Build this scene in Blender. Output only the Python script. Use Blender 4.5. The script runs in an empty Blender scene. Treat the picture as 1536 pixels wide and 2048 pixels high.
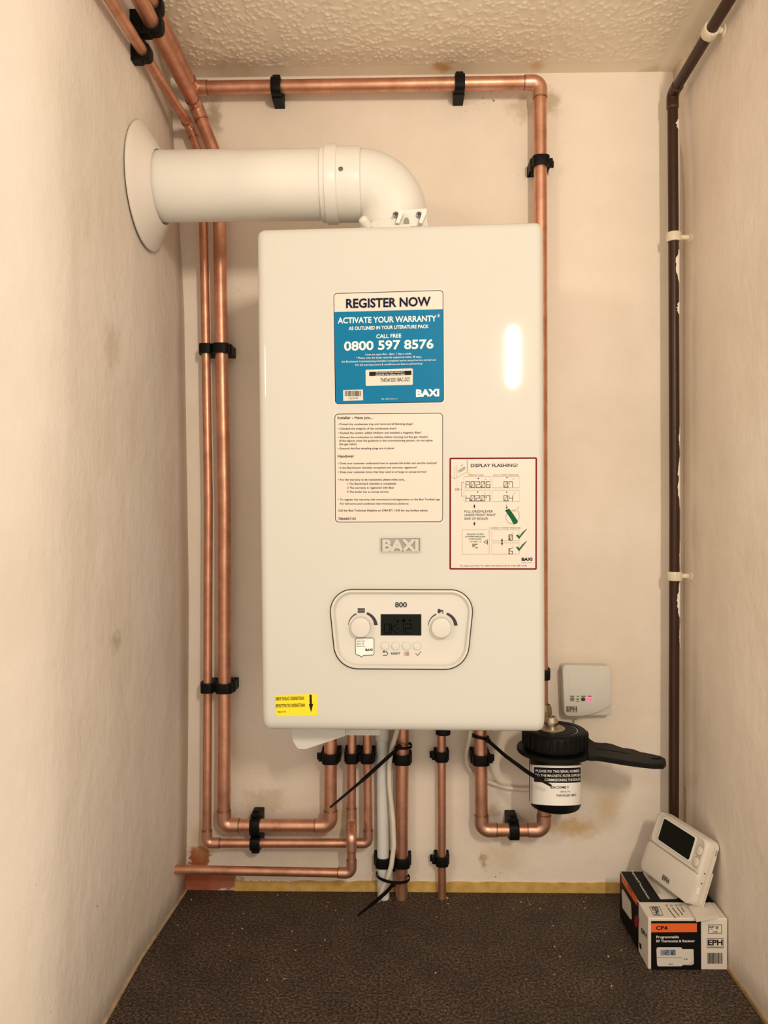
import bpy, bmesh, math, random
from mathutils import Vector, Matrix
random.seed(7)
PI = math.pi
SC = bpy.context.scene
COL = SC.collection

# ------------------------------------------------------------------ camera
# back wall is the plane y = 0, floor z = 0, the camera looks towards +y
FPX, CAMD, CAMZ = 1500.0, 1.327, 0.68637
YAW, PITCH, ROLL = 0.01771, -0.009138, 0.002913
CM = (Matrix.Rotation(YAW, 3, 'Z') @ Matrix.Rotation(PITCH, 3, 'X') @ Matrix.Rotation(ROLL, 3, 'Y'))
CP = Vector((0, -CAMD, CAMZ))
cd = bpy.data.cameras.new('camera'); cam = bpy.data.objects.new('camera', cd); COL.objects.link(cam)
cd.sensor_fit = 'HORIZONTAL'; cd.sensor_width = 36.0; cd.lens = 36.0 * FPX / 1536.0
cd.clip_start = 0.01
cam.matrix_world = Matrix.Translation(CP) @ (CM @ Matrix.Rotation(PI / 2, 3, 'X')).to_4x4()
SC.camera = cam

# ------------------------------------------------------------------ light
w = bpy.data.worlds.new('world'); SC.world = w; w.use_nodes = True
bg = w.node_tree.nodes['Background']
bg.inputs[0].default_value = (1.0, 0.84, 0.66, 1); bg.inputs[1].default_value = 0.80
ld = bpy.data.lights.new('room_lamp', 'AREA'); ld.shape = 'RECTANGLE'; ld.size = 0.022; ld.size_y = 0.20
ld.energy = 8.9; ld.color = (1.0, 0.85, 0.67)
lo = bpy.data.objects.new('room_lamp', ld); COL.objects.link(lo)
lo.location = (0.415, -1.82, 1.235); lo.rotation_euler = (math.radians(84), 0, math.radians(8))
l2 = bpy.data.lights.new('added_fill', 'POINT'); l2.energy = 12.0; l2.shadow_soft_size = 0.10; l2.color = (1.0, 0.84, 0.65)  # fill light added behind and left of the camera to brighten the right wall
lo2 = bpy.data.objects.new('added_fill', l2); COL.objects.link(lo2); lo2.location = (-0.92, -1.72, 1.20)
vs = SC.view_settings
vs.view_transform = 'Standard'; vs.look = 'None'; vs.exposure = 0.46; vs.gamma = 1.0; vs.use_curve_mapping = False

# ------------------------------------------------------------------ geometry helpers
def ray(px, py):
    return CM @ Vector(((px - 768) / FPX, 1.0, (1024 - py) / FPX))
def hit(px, py, p, n):
    r = ray(px, py); t = (Vector(p) - CP).dot(n) / r.dot(n)
    return CP + r * t
def W(px, py, off=0.0):               # on the plane that lies off metres in front of the back wall
    return hit(px, py, (0, -off, 0), Vector((0, 1, 0)))
def WX(px, py, x):
    return hit(px, py, (x, 0, 0), Vector((1, 0, 0)))
def WZ(px, py, z):
    return hit(px, py, (0, 0, z), Vector((0, 0, 1)))

def wloc(o):
    v = Vector((0, 0, 0))
    while o is not None:
        v += o.location; o = o.parent
    return v
def obj(name, verts, faces, m=None, parent=None, smooth=False, angle=None):
    base = wloc(parent)
    me = bpy.data.meshes.new(name)
    me.from_pydata([tuple(Vector(v) - base) for v in verts], [], faces)
    me.update()
    bm = bmesh.new(); bm.from_mesh(me); bmesh.ops.recalc_face_normals(bm, faces=bm.faces[:]); bm.to_mesh(me); bm.free()
    if m: me.materials.append(m)
    if smooth:
        for p in me.polygons: p.use_smooth = True
        if angle is not None:
            me.set_sharp_from_angle(angle=math.radians(angle))
    o = bpy.data.objects.new(name, me); COL.objects.link(o)
    if parent: o.parent = parent
    return o
def tag(o, label, cat, group=None):
    o['label'] = label; o['category'] = cat
    if group: o['group'] = group
    return o
def thing(name, loc, label, cat, group=None):
    o = bpy.data.objects.new(name, None); COL.objects.link(o); o.location = loc
    o.empty_display_size = 0.02
    return tag(o, label, cat, group)
def struct(o):
    o['kind'] = 'structure'; return o

class G:
    """collects shapes of one mesh"""
    def __init__(s): s.v = []; s.f = []
    def add(s, vs, fs):
        b = len(s.v); s.v += [Vector(v) for v in vs]; s.f += [tuple(i + b for i in f) for f in fs]; return s
    def build(s, name, m, parent=None, smooth=False, angle=None):
        return obj(name, s.v, s.f, m, parent, smooth, angle)
    def box(s, c, d, M=None, bev=0.0, seg=2):
        bm = bmesh.new(); bmesh.ops.create_cube(bm, size=1.0)
        for v in bm.verts: v.co = Vector((v.co.x * d[0], v.co.y * d[1], v.co.z * d[2]))
        if bev: bmesh.ops.bevel(bm, geom=bm.edges[:], offset=bev, segments=seg, affect='EDGES', profile=0.5)
        bm.verts.index_update()
        M = M or Matrix.Identity(3)
        s.add([M @ v.co + Vector(c) for v in bm.verts], [[v.index for v in f.verts] for f in bm.faces]); bm.free(); return s
    def tube(s, pts, rad, n=20, caps=True):
        pts = [Vector(p) for p in pts]
        if not isinstance(rad, (list, tuple)): rad = [rad] * len(pts)
        d0 = (pts[1] - pts[0]).normalized()
        a = d0.orthogonal().normalized(); vs = []; fs = []
        for i, p in enumerate(pts):
            t = ((pts[min(i + 1, len(pts) - 1)] - p).normalized() if i < len(pts) - 1 else Vector()) + ((p - pts[i - 1]).normalized() if i else Vector())
            if t.length < 1e-9: t = d0
            t.normalize(); a = (a - t * a.dot(t)).normalized(); b = t.cross(a)
            for k in range(n):
                th = 2 * PI * k / n
                vs.append(p + (a * math.cos(th) + b * math.sin(th)) * rad[i])
        for i in range(len(pts) - 1):
            for k in range(n):
                fs.append((i * n + k, i * n + (k + 1) % n, (i + 1) * n + (k + 1) % n, (i + 1) * n + k))
        if caps: fs += [tuple(range(n)), tuple(range((len(pts) - 1) * n, len(pts) * n))]
        return s.add(vs, fs)
    def lathe(s, prof, c, axis=(0, 0, 1), n=48, caps=False):
        """prof = [(radius, distance along axis)]"""
        ax = Vector(axis).normalized(); a = ax.orthogonal().normalized(); b = ax.cross(a); vs = []; fs = []
        for r, h in prof:
            for k in range(n):
                th = 2 * PI * k / n; vs.append(Vector(c) + ax * h + (a * math.cos(th) + b * math.sin(th)) * r)
        for i in range(len(prof) - 1):
            for k in range(n):
                fs.append((i * n + k, i * n + (k + 1) % n, (i + 1) * n + (k + 1) % n, (i + 1) * n + k))
        if caps: fs += [tuple(range(n)), tuple(range((len(prof) - 1) * n, len(prof) * n))]
        return s.add(vs, fs)
    def prism(s, loop, ext):
        """loop: 3D points, ext: extrusion vector"""
        n = len(loop); ext = Vector(ext)
        vs = [Vector(p) for p in loop] + [Vector(p) + ext for p in loop]
        return s.add(vs, [tuple(range(n)), tuple(range(n, 2 * n))] + [(i, (i + 1) % n, n + (i + 1) % n, n + i) for i in range(n)])
    def loft(s, loops, cap0=True, cap1=True):
        n = len(loops[0]); vs = [Vector(p) for l in loops for p in l]; fs = []
        for i in range(len(loops) - 1):
            for k in range(n):
                fs.append((i * n + k, i * n + (k + 1) % n, (i + 1) * n + (k + 1) % n, (i + 1) * n + k))
        if cap0: fs.append(tuple(range(n)))
        if cap1: fs.append(tuple(range((len(loops) - 1) * n, len(loops) * n)))
        return s.add(vs, fs)

def rpoly(pts, r, n=6):
    """round the corners of a 2D polygon; r one radius or a list"""
    out = []; N = len(pts)
    for i, p in enumerate(pts):
        p = Vector(p); a = Vector(pts[i - 1]); b = Vector(pts[(i + 1) % N])
        rr = r[i] if isinstance(r, (list, tuple)) else r
        da = (a - p).normalized(); db = (b - p).normalized()
        if rr <= 0: out.append(p); continue
        half = max(0.05, da.angle(db) / 2); t = rr / math.tan(half)
        c = p + (da + db).normalized() * (rr / math.sin(half))
        s0 = (p + da * t) - c; s1 = (p + db * t) - c
        a0 = math.atan2(s0.y, s0.x); a1 = math.atan2(s1.y, s1.x); d = (a1 - a0 + PI) % (2 * PI) - PI
        for k in range(n + 1):
            th = a0 + d * k / n; out.append(c + Vector((math.cos(th), math.sin(th))) * rr)
    return out
def inset(pts, d):
    """offset a convex 2D loop inwards by d"""
    c = sum((Vector(p) for p in pts), Vector((0, 0))) / len(pts); out = []
    N = len(pts)
    for i, p in enumerate(pts):
        p = Vector(p); t = (Vector(pts[(i + 1) % N]) - Vector(pts[i - 1]))
        n = Vector((-t.y, t.x)).normalized()
        if n.dot(c - p) < 0: n = -n
        out.append(p + n * d)
    return out
def fillet(pts, r, n=8):
    """3D polyline with rounded corners"""
    pts = [Vector(p) for p in pts]; out = [pts[0]]
    for i in range(1, len(pts) - 1):
        p = pts[i]; da = (pts[i - 1] - p); db = (pts[i + 1] - p); la, lb = da.length, db.length
        da.normalize(); db.normalize(); ang = da.angle(db)
        if ang > 3.1: out.append(p); continue
        t = min(r / math.tan(ang / 2), la * .49, lb * .49); rr = t * math.tan(ang / 2)
        c = p + (da + db).normalized() * (rr / math.sin(ang / 2))
        s0 = p + da * t - c; s1 = p + db * t - c
        ax = s0.cross(s1).normalized(); A = s0.angle(s1)
        for k in range(n + 1): out.append(c + Matrix.Rotation(A * k / n, 3, ax) @ s0)
    out.append(pts[-1]); return out

# ------------------------------------------------------------------ materials
MATS = {}
def srgb(r, g, b):
    f = lambda c: (c / 255 / 12.92) if c / 255 <= 0.04045 else ((c / 255 + 0.055) / 1.055) ** 2.4
    return (f(r), f(g), f(b), 1)
def mat(name, col, rough=0.5, metal=0.0, spec=0.5, var=0.0, vscale=30, bump=0.0, bscale=200, coat=0.0, emit=None, es=0.0):
    if name in MATS: return MATS[name]
    m = bpy.data.materials.new(name); m.use_nodes = True; nt = m.node_tree; b = nt.nodes['Principled BSDF']
    b.inputs['Base Color'].default_value = col; b.inputs['Roughness'].default_value = rough
    b.inputs['Metallic'].default_value = metal; b.inputs['Specular IOR Level'].default_value = spec
    b.inputs['Coat Weight'].default_value = coat; b.inputs['Coat Roughness'].default_value = 0.08
    if emit: b.inputs['Emission Color'].default_value = emit; b.inputs['Emission Strength'].default_value = es
    if var or bump:
        tc = nt.nodes.new('ShaderNodeTexCoord')
    if var:
        nz = nt.nodes.new('ShaderNodeTexNoise'); nz.inputs['Scale'].default_value = vscale; nz.inputs['Detail'].default_value = 5
        nt.links.new(tc.outputs['Object'], nz.inputs['Vector'])
        mr = nt.nodes.new('ShaderNodeMapRange'); mr.inputs['From Min'].default_value = .3; mr.inputs['From Max'].default_value = .7
        mr.inputs['To Min'].default_value = 1 - var; mr.inputs['To Max'].default_value = 1 + var * .5
        nt.links.new(nz.outputs['Fac'], mr.inputs['Value'])
        mx = nt.nodes.new('ShaderNodeVectorMath'); mx.operation = 'SCALE'; mx.inputs[0].default_value = col[:3]
        nt.links.new(mr.outputs[0], mx.inputs['Scale']); nt.links.new(mx.outputs[0], b.inputs['Base Color'])
    if bump:
        n2 = nt.nodes.new('ShaderNodeTexNoise'); n2.inputs['Scale'].default_value = bscale; n2.inputs['Detail'].default_value = 4
        nt.links.new(tc.outputs['Object'], n2.inputs['Vector'])
        bp = nt.nodes.new('ShaderNodeBump'); bp.inputs['Strength'].default_value = bump; bp.inputs['Distance'].default_value = .002
        nt.links.new(n2.outputs['Fac'], bp.inputs['Height']); nt.links.new(bp.outputs[0], b.inputs['Normal'])
    MATS[name] = m; return m

def N(nt, t, **kw):
    n = nt.nodes.new('ShaderNode' + t)
    for k, v in kw.items():
        if k in n.inputs: n.inputs[k].default_value = v
        else: setattr(n, k, v)
    return n
def wall_mat(name, col, stains=(), streak=(1, 1, 1), bump=0.35, mottle=0.14, speck=True):
    """painted plaster; stains = (centre, radii, colour, amount, ragged) in metres"""
    m = bpy.data.materials.new(name); m.use_nodes = True; nt = m.node_tree; L = nt.links.new; b = nt.nodes['Principled BSDF']
    b.inputs['Roughness'].default_value = 0.6; b.inputs['Specular IOR Level'].default_value = 0.3
    tc = N(nt, 'TexCoord'); co = tc.outputs['Object']
    n1 = N(nt, 'TexNoise', Scale=4.0, Detail=6.0, Roughness=.6); L(co, n1.inputs['Vector'])
    ramp = N(nt, 'ValToRGB'); e = ramp.color_ramp.elements
    e[0].position = .3; e[1].position = .72
    e[0].color = (col[0] * (1 - mottle), col[1] * (1 - mottle * 1.15), col[2] * (1 - mottle * 1.5), 1); e[1].color = (col[0], col[1], col[2], 1)
    L(n1.outputs['Fac'], ramp.inputs[0]); cur = ramp.outputs[0]
    # ragged edges for the stains
    nd = N(nt, 'TexNoise', Scale=45.0, Detail=6.0, Roughness=.7); L(co, nd.inputs['Vector'])
    sub = N(nt, 'VectorMath', operation='SUBTRACT'); L(nd.outputs['Color'], sub.inputs[0]); sub.inputs[1].default_value = (.5, .5, .5)
    for c, r, sc, amt, rag in stains:
        sm = N(nt, 'VectorMath', operation='SCALE'); L(sub.outputs[0], sm.inputs[0]); sm.inputs['Scale'].default_value = rag
        ad = N(nt, 'VectorMath', operation='ADD'); L(co, ad.inputs[0]); L(sm.outputs[0], ad.inputs[1])
        s2 = N(nt, 'VectorMath', operation='SUBTRACT'); L(ad.outputs[0], s2.inputs[0]); s2.inputs[1].default_value = c
        s3 = N(nt, 'VectorMath', operation='DIVIDE'); L(s2.outputs[0], s3.inputs[0]); s3.inputs[1].default_value = r
        ln = N(nt, 'VectorMath', operation='LENGTH'); L(s3.outputs[0], ln.inputs[0])
        mr = N(nt, 'MapRange', interpolation_type='SMOOTHSTEP'); mr.inputs['From Min'].default_value = 1.0; mr.inputs['From Max'].default_value = .7 if sc[0] < .42 and sc[1] < .12 else .1
        mr.inputs['To Min'].default_value = 0; mr.inputs['To Max'].default_value = amt; L(ln.outputs['Value'], mr.inputs['Value'])
        mx = N(nt, 'Mix', data_type='RGBA'); L(mr.outputs[0], mx.inputs['Factor']); L(cur, mx.inputs['A']); mx.inputs['B'].default_value = sc
        cur = mx.outputs['Result']
    if speck:
        vo = N(nt, 'TexNoise', Scale=160.0, Detail=2.0); L(co, vo.inputs['Vector'])
        big = N(nt, 'TexNoise', Scale=9.0, Detail=2.0); L(co, big.inputs['Vector'])
        mu = N(nt, 'Math', operation='MULTIPLY'); L(vo.outputs['Fac'], mu.inputs[0]); L(big.outputs['Fac'], mu.inputs[1])
        mr = N(nt, 'MapRange'); mr.inputs['From Min'].default_value = .475; mr.inputs['From Max'].default_value = .54; mr.inputs['To Max'].default_value = .8; L(mu.outputs[0], mr.inputs['Value'])
        mx = N(nt, 'Mix', data_type='RGBA'); L(mr.outputs[0], mx.inputs['Factor']); L(cur, mx.inputs['A']); mx.inputs['B'].default_value = srgb(110, 85, 62)
        cur = mx.outputs['Result']
    L(cur, b.inputs['Base Color'])
    mp = N(nt, 'Mapping'); mp.inputs['Scale'].default_value = streak; L(co, mp.inputs['Vector'])
    b1 = N(nt, 'TexNoise', Scale=14.0, Detail=8.0, Roughness=.62); L(mp.outputs[0], b1.inputs['Vector'])
    bp = N(nt, 'Bump'); bp.inputs['Strength'].default_value = bump; bp.inputs['Distance'].default_value = .008
    L(b1.outputs['Fac'], bp.inputs['Height']); L(bp.outputs[0], b.inputs['Normal'])
    return m

def copper_mat(name, col, rough, dirty):
    m = bpy.data.materials.new(name); m.use_nodes = True; nt = m.node_tree; L = nt.links.new; b = nt.nodes['Principled BSDF']
    b.inputs['Metallic'].default_value = 0.9
    tc = N(nt, 'TexCoord')
    n1 = N(nt, 'TexNoise', Scale=26.0, Detail=6.0, Roughness=.65); L(tc.outputs['Object'], n1.inputs['Vector'])
    rp = N(nt, 'ValToRGB'); e = rp.color_ramp.elements; e[0].position = .28; e[1].position = .7
    e[0].color = (col[0] * (1 - dirty), col[1] * (1 - dirty * 1.15), col[2] * (1 - dirty * 1.2), 1); e[1].color = col
    L(n1.outputs['Fac'], rp.inputs[0]); L(rp.outputs[0], b.inputs['Base Color'])
    mr = N(nt, 'MapRange'); mr.inputs['To Min'].default_value = rough + .14; mr.inputs['To Max'].default_value = rough - .08; L(n1.outputs['Fac'], mr.inputs['Value'])
    L(mr.outputs[0], b.inputs['Roughness'])
    return m
COPPER = copper_mat('copper', (.78, .42, .285, 1), .40, .40)
COPPER_FIT = copper_mat('copper_fitting', (.78, .45, .33, 1), .36, .26)
SOLDER = mat('solder', srgb(122, 92, 68), .4, .8, var=.3, vscale=90)
BLACK = mat('black_plastic', (.004, .0036, .0034, 1), .5, spec=.16, var=.2, vscale=60)
BLACKG = mat('black_gloss', (.003, .003, .0034, 1), .3, spec=.2)
ENAMEL = mat('white_enamel', (.605, .595, .55, 1), .05, spec=.4, var=.015, vscale=5)
PANELW = mat('white_abs', (.64, .62, .57, 1), .42, var=.02, vscale=12)
FLUEW = mat('flue_white', (.72, .70, .65, 1), .38, var=.05, vscale=9)
SEALW = mat('seal_white', (.72, .66, .60, 1), .5, var=.03, vscale=8)
PIPEW = mat('waste_white', (.72, .73, .72, 1), .35, var=.04, vscale=12)
CABLE = mat('cable_white', (.72, .67, .57, 1), .45, var=.08, vscale=40)
PAPERW = mat('sticker_white', (.66, .61, .54, 1), .45)
PRINTW = mat('print_white', (.86, .84, .80, 1), .45)
INK = mat('ink_black', (.012, .011, .013, 1), .5, spec=.1)
INKGREY = mat('ink_grey', (.05, .045, .05, 1), .5, spec=.1)
NAVY = mat('ink_navy', (.006, .006, .028, 1), .5, spec=.1)
BLUE = mat('sticker_blue', (.0015, .165, .34, 1), .4, spec=.12)
YELLOW = mat('sticker_yellow', (.90, .72, .01, 1), .4)
RED = mat('ink_red', (.15, .002, .003, 1), .5, spec=.08)
GREEN = mat('ink_green', (.006, .10, .03, 1), .5, spec=.08)
OLIVE = mat('ink_olive', (.20, .16, .09, 1), .5)
AMBER = mat('ink_amber', (.85, .48, .04, 1), .5)
PINKINK = mat('ink_crimson', (.25, .02, .04, 1), .5, spec=.08)
SILVER = mat('silver_badge', (.60, .57, .52, 1), .32, .6)
SILVERD = mat('silver_ground', (.36, .335, .30, 1), .45, .4)
SCREEN = mat('screen_black', (.007, .0085, .007, 1), .3, spec=.1)
SEG = mat('screen_segment', (.0008, .0006, .0006, 1), .6, spec=.02)
BRASS = mat('brass', (.62, .54, .42, 1), .22, 1.0, var=.15, vscale=80)
BRASSD = mat('brass_dull', (.34, .27, .14, 1), .5, .8, var=.3, vscale=60)
STEEL = mat('screw_steel', (.25, .25, .24, 1), .25, 1.0)
BROWNP = mat('brown_paint', (.040, .015, .008, 1), .36, spec=.3, var=.25, vscale=14, bump=.15, bscale=120)
CLIPW = mat('clip_cream', (.74, .66, .50, 1), .45, var=.08, vscale=40)
SPLASH = mat('white_paint', (.84, .78, .68, 1), .45, bump=.4, bscale=300)
ORANGE = mat('print_orange', (.80, .13, .022, 1), .5)
CARDW = mat('card_white', (.72, .66, .58, 1), .55, var=.03, vscale=30)
CARDB = mat('card_black', (.006, .0055, .006, 1), .5, spec=.12)
CARDGREY = mat('print_grey', (.45, .42, .38, 1), .5)
CARDPALE = mat('print_pale', (.66, .62, .56, 1), .5)
LCDBLUE = mat('print_lcd', (.26, .32, .42, 1), .5)
THERM = mat('thermostat_white', (.70, .645, .57, 1), .4)
BADGE = mat('badge_grey', (.42, .38, .30, 1), .4)
LEDPINK = mat('led_lit', (.9, .05, .12, 1), .4, emit=(1.0, .07, .15, 1), es=1.5)
LEDOFF = mat('led_dark', (.05, .008, .01, 1), .25)
BTNGREY = mat('button_grey', (.20, .19, .17, 1), .4)

# ================================================================== the room shell
H = 1.443
def lerp_tab(t, z):
    for (a, va), (b, vb) in zip(t, t[1:]):
        if z <= b: return va + (vb - va) * max(0, (z - a)) / (b - a)
    return t[-1][1]
LT = [(0, -.379), (.25, -.374), (.52, -.371), (1.05, -.377), (1.35, -.395), (1.46, -.400)]
LF = [(0, -.391), (.6, -.388), (1.1, -.376), (1.46, -.372)]
RT = [(0, .503), (1.25, .503), (1.46, .482)]
def xL(z, y):
    t = min(1, max(0, -y / .2)); return lerp_tab(LT, z) * (1 - t) + lerp_tab(LF, z) * t
def xR(z, y):
    t = min(1, max(0, -y / .2)); return lerp_tab(RT, z) * (1 - t) + .4865 * t
def wall_side(name, fx, m, sgn):
    ys = [-.05 * i for i in range(7)] + [-.45, -.62]; zs = [-.02 + (H + .04) * i / 24 for i in range(25)]
    vs = [Vector((fx(z, y), y, z)) for y in ys for z in zs]; fs = []
    nz = len(zs)
    for i in range(len(ys) - 1):
        for k in range(nz - 1): fs.append((i * nz + k, i * nz + k + 1, (i + 1) * nz + k + 1, (i + 1) * nz + k))
    o = obj(name, vs, fs, m, smooth=True)
    so = o.modifiers.new('thickness', 'SOLIDIFY'); so.thickness = .06; so.offset = -1
    # the outer side must lie away from the room
    nrm = sum((p.normal for p in o.data.polygons), Vector()) / len(o.data.polygons)
    if nrm.x * sgn < 0: o.data.flip_normals()
    return struct(o)

WALLC = (.87, .785, .70)
s = lambda px, py: tuple(W(px, py, 0))
back_stains = [
    (s(1150, 1655), (.065, .05, .026), srgb(196, 158, 92), .75, .05), (s(1215, 1615), (.035, .05, .05), srgb(200, 168, 108), .5, .05),
    (s(398, 1715), (.024, .05, .026), srgb(166, 88, 60), 1.0, .055), (s(425, 1763), (.062, .05, .018), srgb(160, 86, 58), .95, .05),
    (s(392, 1765), (.03, .05, .03), srgb(160, 86, 58), .95, .04),
    (s(405, 1680), (.035, .05, .05), srgb(196, 166, 110), .55, .05), (s(450, 1640), (.03, .05, .03), srgb(176, 146, 96), .5, .07),
    (s(428, 230), (.022, .05, .05), srgb(128, 104, 62), .6, .07), (s(385, 250), (.04, .05, .05), srgb(176, 152, 112), .35, .06),
    (s(1100, 205), (.03, .05, .03), srgb(160, 136, 80), .5, .07), (s(1050, 215), (.05, .05, .03), srgb(170, 148, 112), .5, .07),
    (s(966, 1722), (.012, .05, .014), srgb(150, 122, 78), .7, .06), (s(985, 1625), (.02, .05, .02), srgb(150, 130, 80), .5, .06),
    (s(690, 1640), (.04, .05, .05), srgb(186, 166, 100), .5, .06), (s(530, 1600), (.06, .05, .03), srgb(176, 156, 122), .45, .07),
    (s(1010, 1720), (.06, .05, .05), srgb(190, 168, 132), .4, .06), (s(1015, 1470), (.16, .05, .10), srgb(196, 178, 150), .3, .05),
]
MB = wall_mat('back_plaster', WALLC, back_stains, bump=.45)
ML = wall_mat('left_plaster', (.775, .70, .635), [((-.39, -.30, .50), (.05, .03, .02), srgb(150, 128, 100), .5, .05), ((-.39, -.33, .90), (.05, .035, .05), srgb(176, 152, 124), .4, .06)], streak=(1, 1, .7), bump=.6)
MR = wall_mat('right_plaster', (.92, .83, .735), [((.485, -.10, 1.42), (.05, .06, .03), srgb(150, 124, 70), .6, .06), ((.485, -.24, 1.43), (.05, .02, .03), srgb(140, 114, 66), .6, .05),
                                               ((.50, -.01, .15), (.02, .012, .1), srgb(168, 132, 56), .8, .03)], streak=(1, 1, .7), bump=.6)
struct(G().box((.05, .04, H / 2), (1.2, .08, H + .1)).build('wall_back', MB))
wall_side('wall_left', xL, ML, 1)
wall_side('wall_right', xR, MR, -1)

# ceiling: stippled coating with a smooth border along the walls
def ceiling_mat():
    m = bpy.data.materials.new('stippled_ceiling'); m.use_nodes = True; nt = m.node_tree; L = nt.links.new; b = nt.nodes['Principled BSDF']
    b.inputs['Roughness'].default_value = .38; b.inputs['Specular IOR Level'].default_value = .45
    tc = N(nt, 'TexCoord'); co = tc.outputs['Object']
    nz = N(nt, 'TexNoise', Scale=5.0, Detail=5.0); L(co, nz.inputs['Vector'])
    rp = N(nt, 'ValToRGB'); e = rp.color_ramp.elements; e[0].position = .3; e[1].position = .7
    e[0].color = (.80, .71, .57, 1); e[1].color = (.87, .79, .66, 1); L(nz.outputs['Fac'], rp.inputs[0])
    # yellow leak marks at the edge
    cur = rp.outputs[0]
    for (px, py, r, a) in ((885, 134, .022, .85), (1075, 130, .02, .5), (470, 142, .06, .35), (1300, 148, .03, .4)):
        c = WZ(px, py, H)
        nd = N(nt, 'TexNoise', Scale=40.0, Detail=4.0); L(co, nd.inputs['Vector'])
        s1 = N(nt, 'VectorMath', operation='SUBTRACT'); L(nd.outputs['Color'], s1.inputs[0]); s1.inputs[1].default_value = (.5, .5, .5)
        s2 = N(nt, 'VectorMath', operation='SCALE'); L(s1.outputs[0], s2.inputs[0]); s2.inputs['Scale'].default_value = .04
        s3 = N(nt, 'VectorMath', operation='ADD'); L(co, s3.inputs[0]); L(s2.outputs[0], s3.inputs[1])
        d = N(nt, 'VectorMath', operation='DISTANCE'); L(s3.outputs[0], d.inputs[0]); d.inputs[1].default_value = c
        mr = N(nt, 'MapRange'); mr.inputs['From Min'].default_value = r; mr.inputs['From Max'].default_value = r * .4; mr.inputs['To Max'].default_value = a; L(d.outputs['Value'], mr.inputs['Value'])
        mx = N(nt, 'Mix', data_type='RGBA'); L(mr.outputs[0], mx.inputs['Factor']); L(cur, mx.inputs['A']); mx.inputs['B'].default_value = srgb(196, 140, 36) if r < .03 else srgb(150, 120, 70)
        cur = mx.outputs['Result']
    L(cur, b.inputs['Base Color'])
    return m
def build_ceiling():
    import numpy as np
    x0, x1, y0, y1, st = -.47, .56, -.62, .02, .0018
    nx = int((x1 - x0) / st) + 1; ny = int((y1 - y0) / st) + 1
    rs = np.random.RandomState(3); Z = np.zeros((ny, nx))
    # short wandering ridges with blobs at their ends, as a stippling brush leaves them
    def blob(x, y, r, h):
        i0 = int((y - y0) / st); j0 = int((x - x0) / st); k = int(3 * r / st) + 1
        a0, a1, b0, b1 = max(0, i0 - k), min(ny, i0 + k + 1), max(0, j0 - k), min(nx, j0 + k + 1)
        if a0 >= a1 or b0 >= b1: return
        yy = (y0 + st * np.arange(a0, a1))[:, None]; xx = (x0 + st * np.arange(b0, b1))[None, :]
        Z[a0:a1, b0:b1] = np.maximum(Z[a0:a1, b0:b1], h * np.exp(-((xx - x) ** 2 + (yy - y) ** 2) / (r * r)))
    for q in range(6200):
        x = rs.uniform(x0, x1); y = rs.uniform(y0, y1); a = rs.uniform(0, 2 * PI); n = rs.randint(1, 6)
        blob(x, y, rs.uniform(.0018, .0028), rs.uniform(.0012, .0026))
        for k in range(n):
            a += rs.uniform(-.7, .7); x += .0022 * np.cos(a); y += .0022 * np.sin(a)
            blob(x, y, .0017, rs.uniform(.0007, .0015))
    xs = x0 + st * np.arange(nx); ys = y0 + st * np.arange(ny)
    edge = np.clip((-.028 - ys) / .008, 0, 1)[:, None] * np.clip((.455 - xs) / .02, 0, 1)[None, :] * np.clip((xs + .365) / .02, 0, 1)[None, :]
    Z = Z * edge + .0012 * edge
    X, Y = np.meshgrid(xs, ys)
    verts = np.stack([X, Y, H - Z], -1).reshape(-1, 3)
    idx = np.arange(nx * ny).reshape(ny, nx)
    fs = np.stack([idx[:-1, :-1], idx[1:, :-1], idx[1:, 1:], idx[:-1, 1:]], -1).reshape(-1, 4)
    n0 = len(verts)
    # plain slab above and towards the room
    extra = [(x0, y1, H + .06), (x1, y1, H + .06), (x1, -.63, H + .06), (x0, -.63, H + .06), (x0, -.63, H), (x1, -.63, H)]
    v = [tuple(p) for p in verts] + extra
    f = [tuple(int(i) for i in q) for q in fs] + [(n0, n0 + 1, n0 + 2, n0 + 3), (n0 + 4, n0 + 5, int(idx[0, -1]), int(idx[0, 0])), (n0 + 3, n0 + 2, n0 + 5, n0 + 4)]
    me = bpy.data.meshes.new('ceiling'); me.from_pydata(v, [], f); me.update()
    me.materials.append(ceiling_mat())
    for p in me.polygons: p.use_smooth = True
    me.set_sharp_from_angle(angle=math.radians(60))
    o = bpy.data.objects.new('ceiling', me); COL.objects.link(o); struct(o)
build_ceiling()

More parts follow.
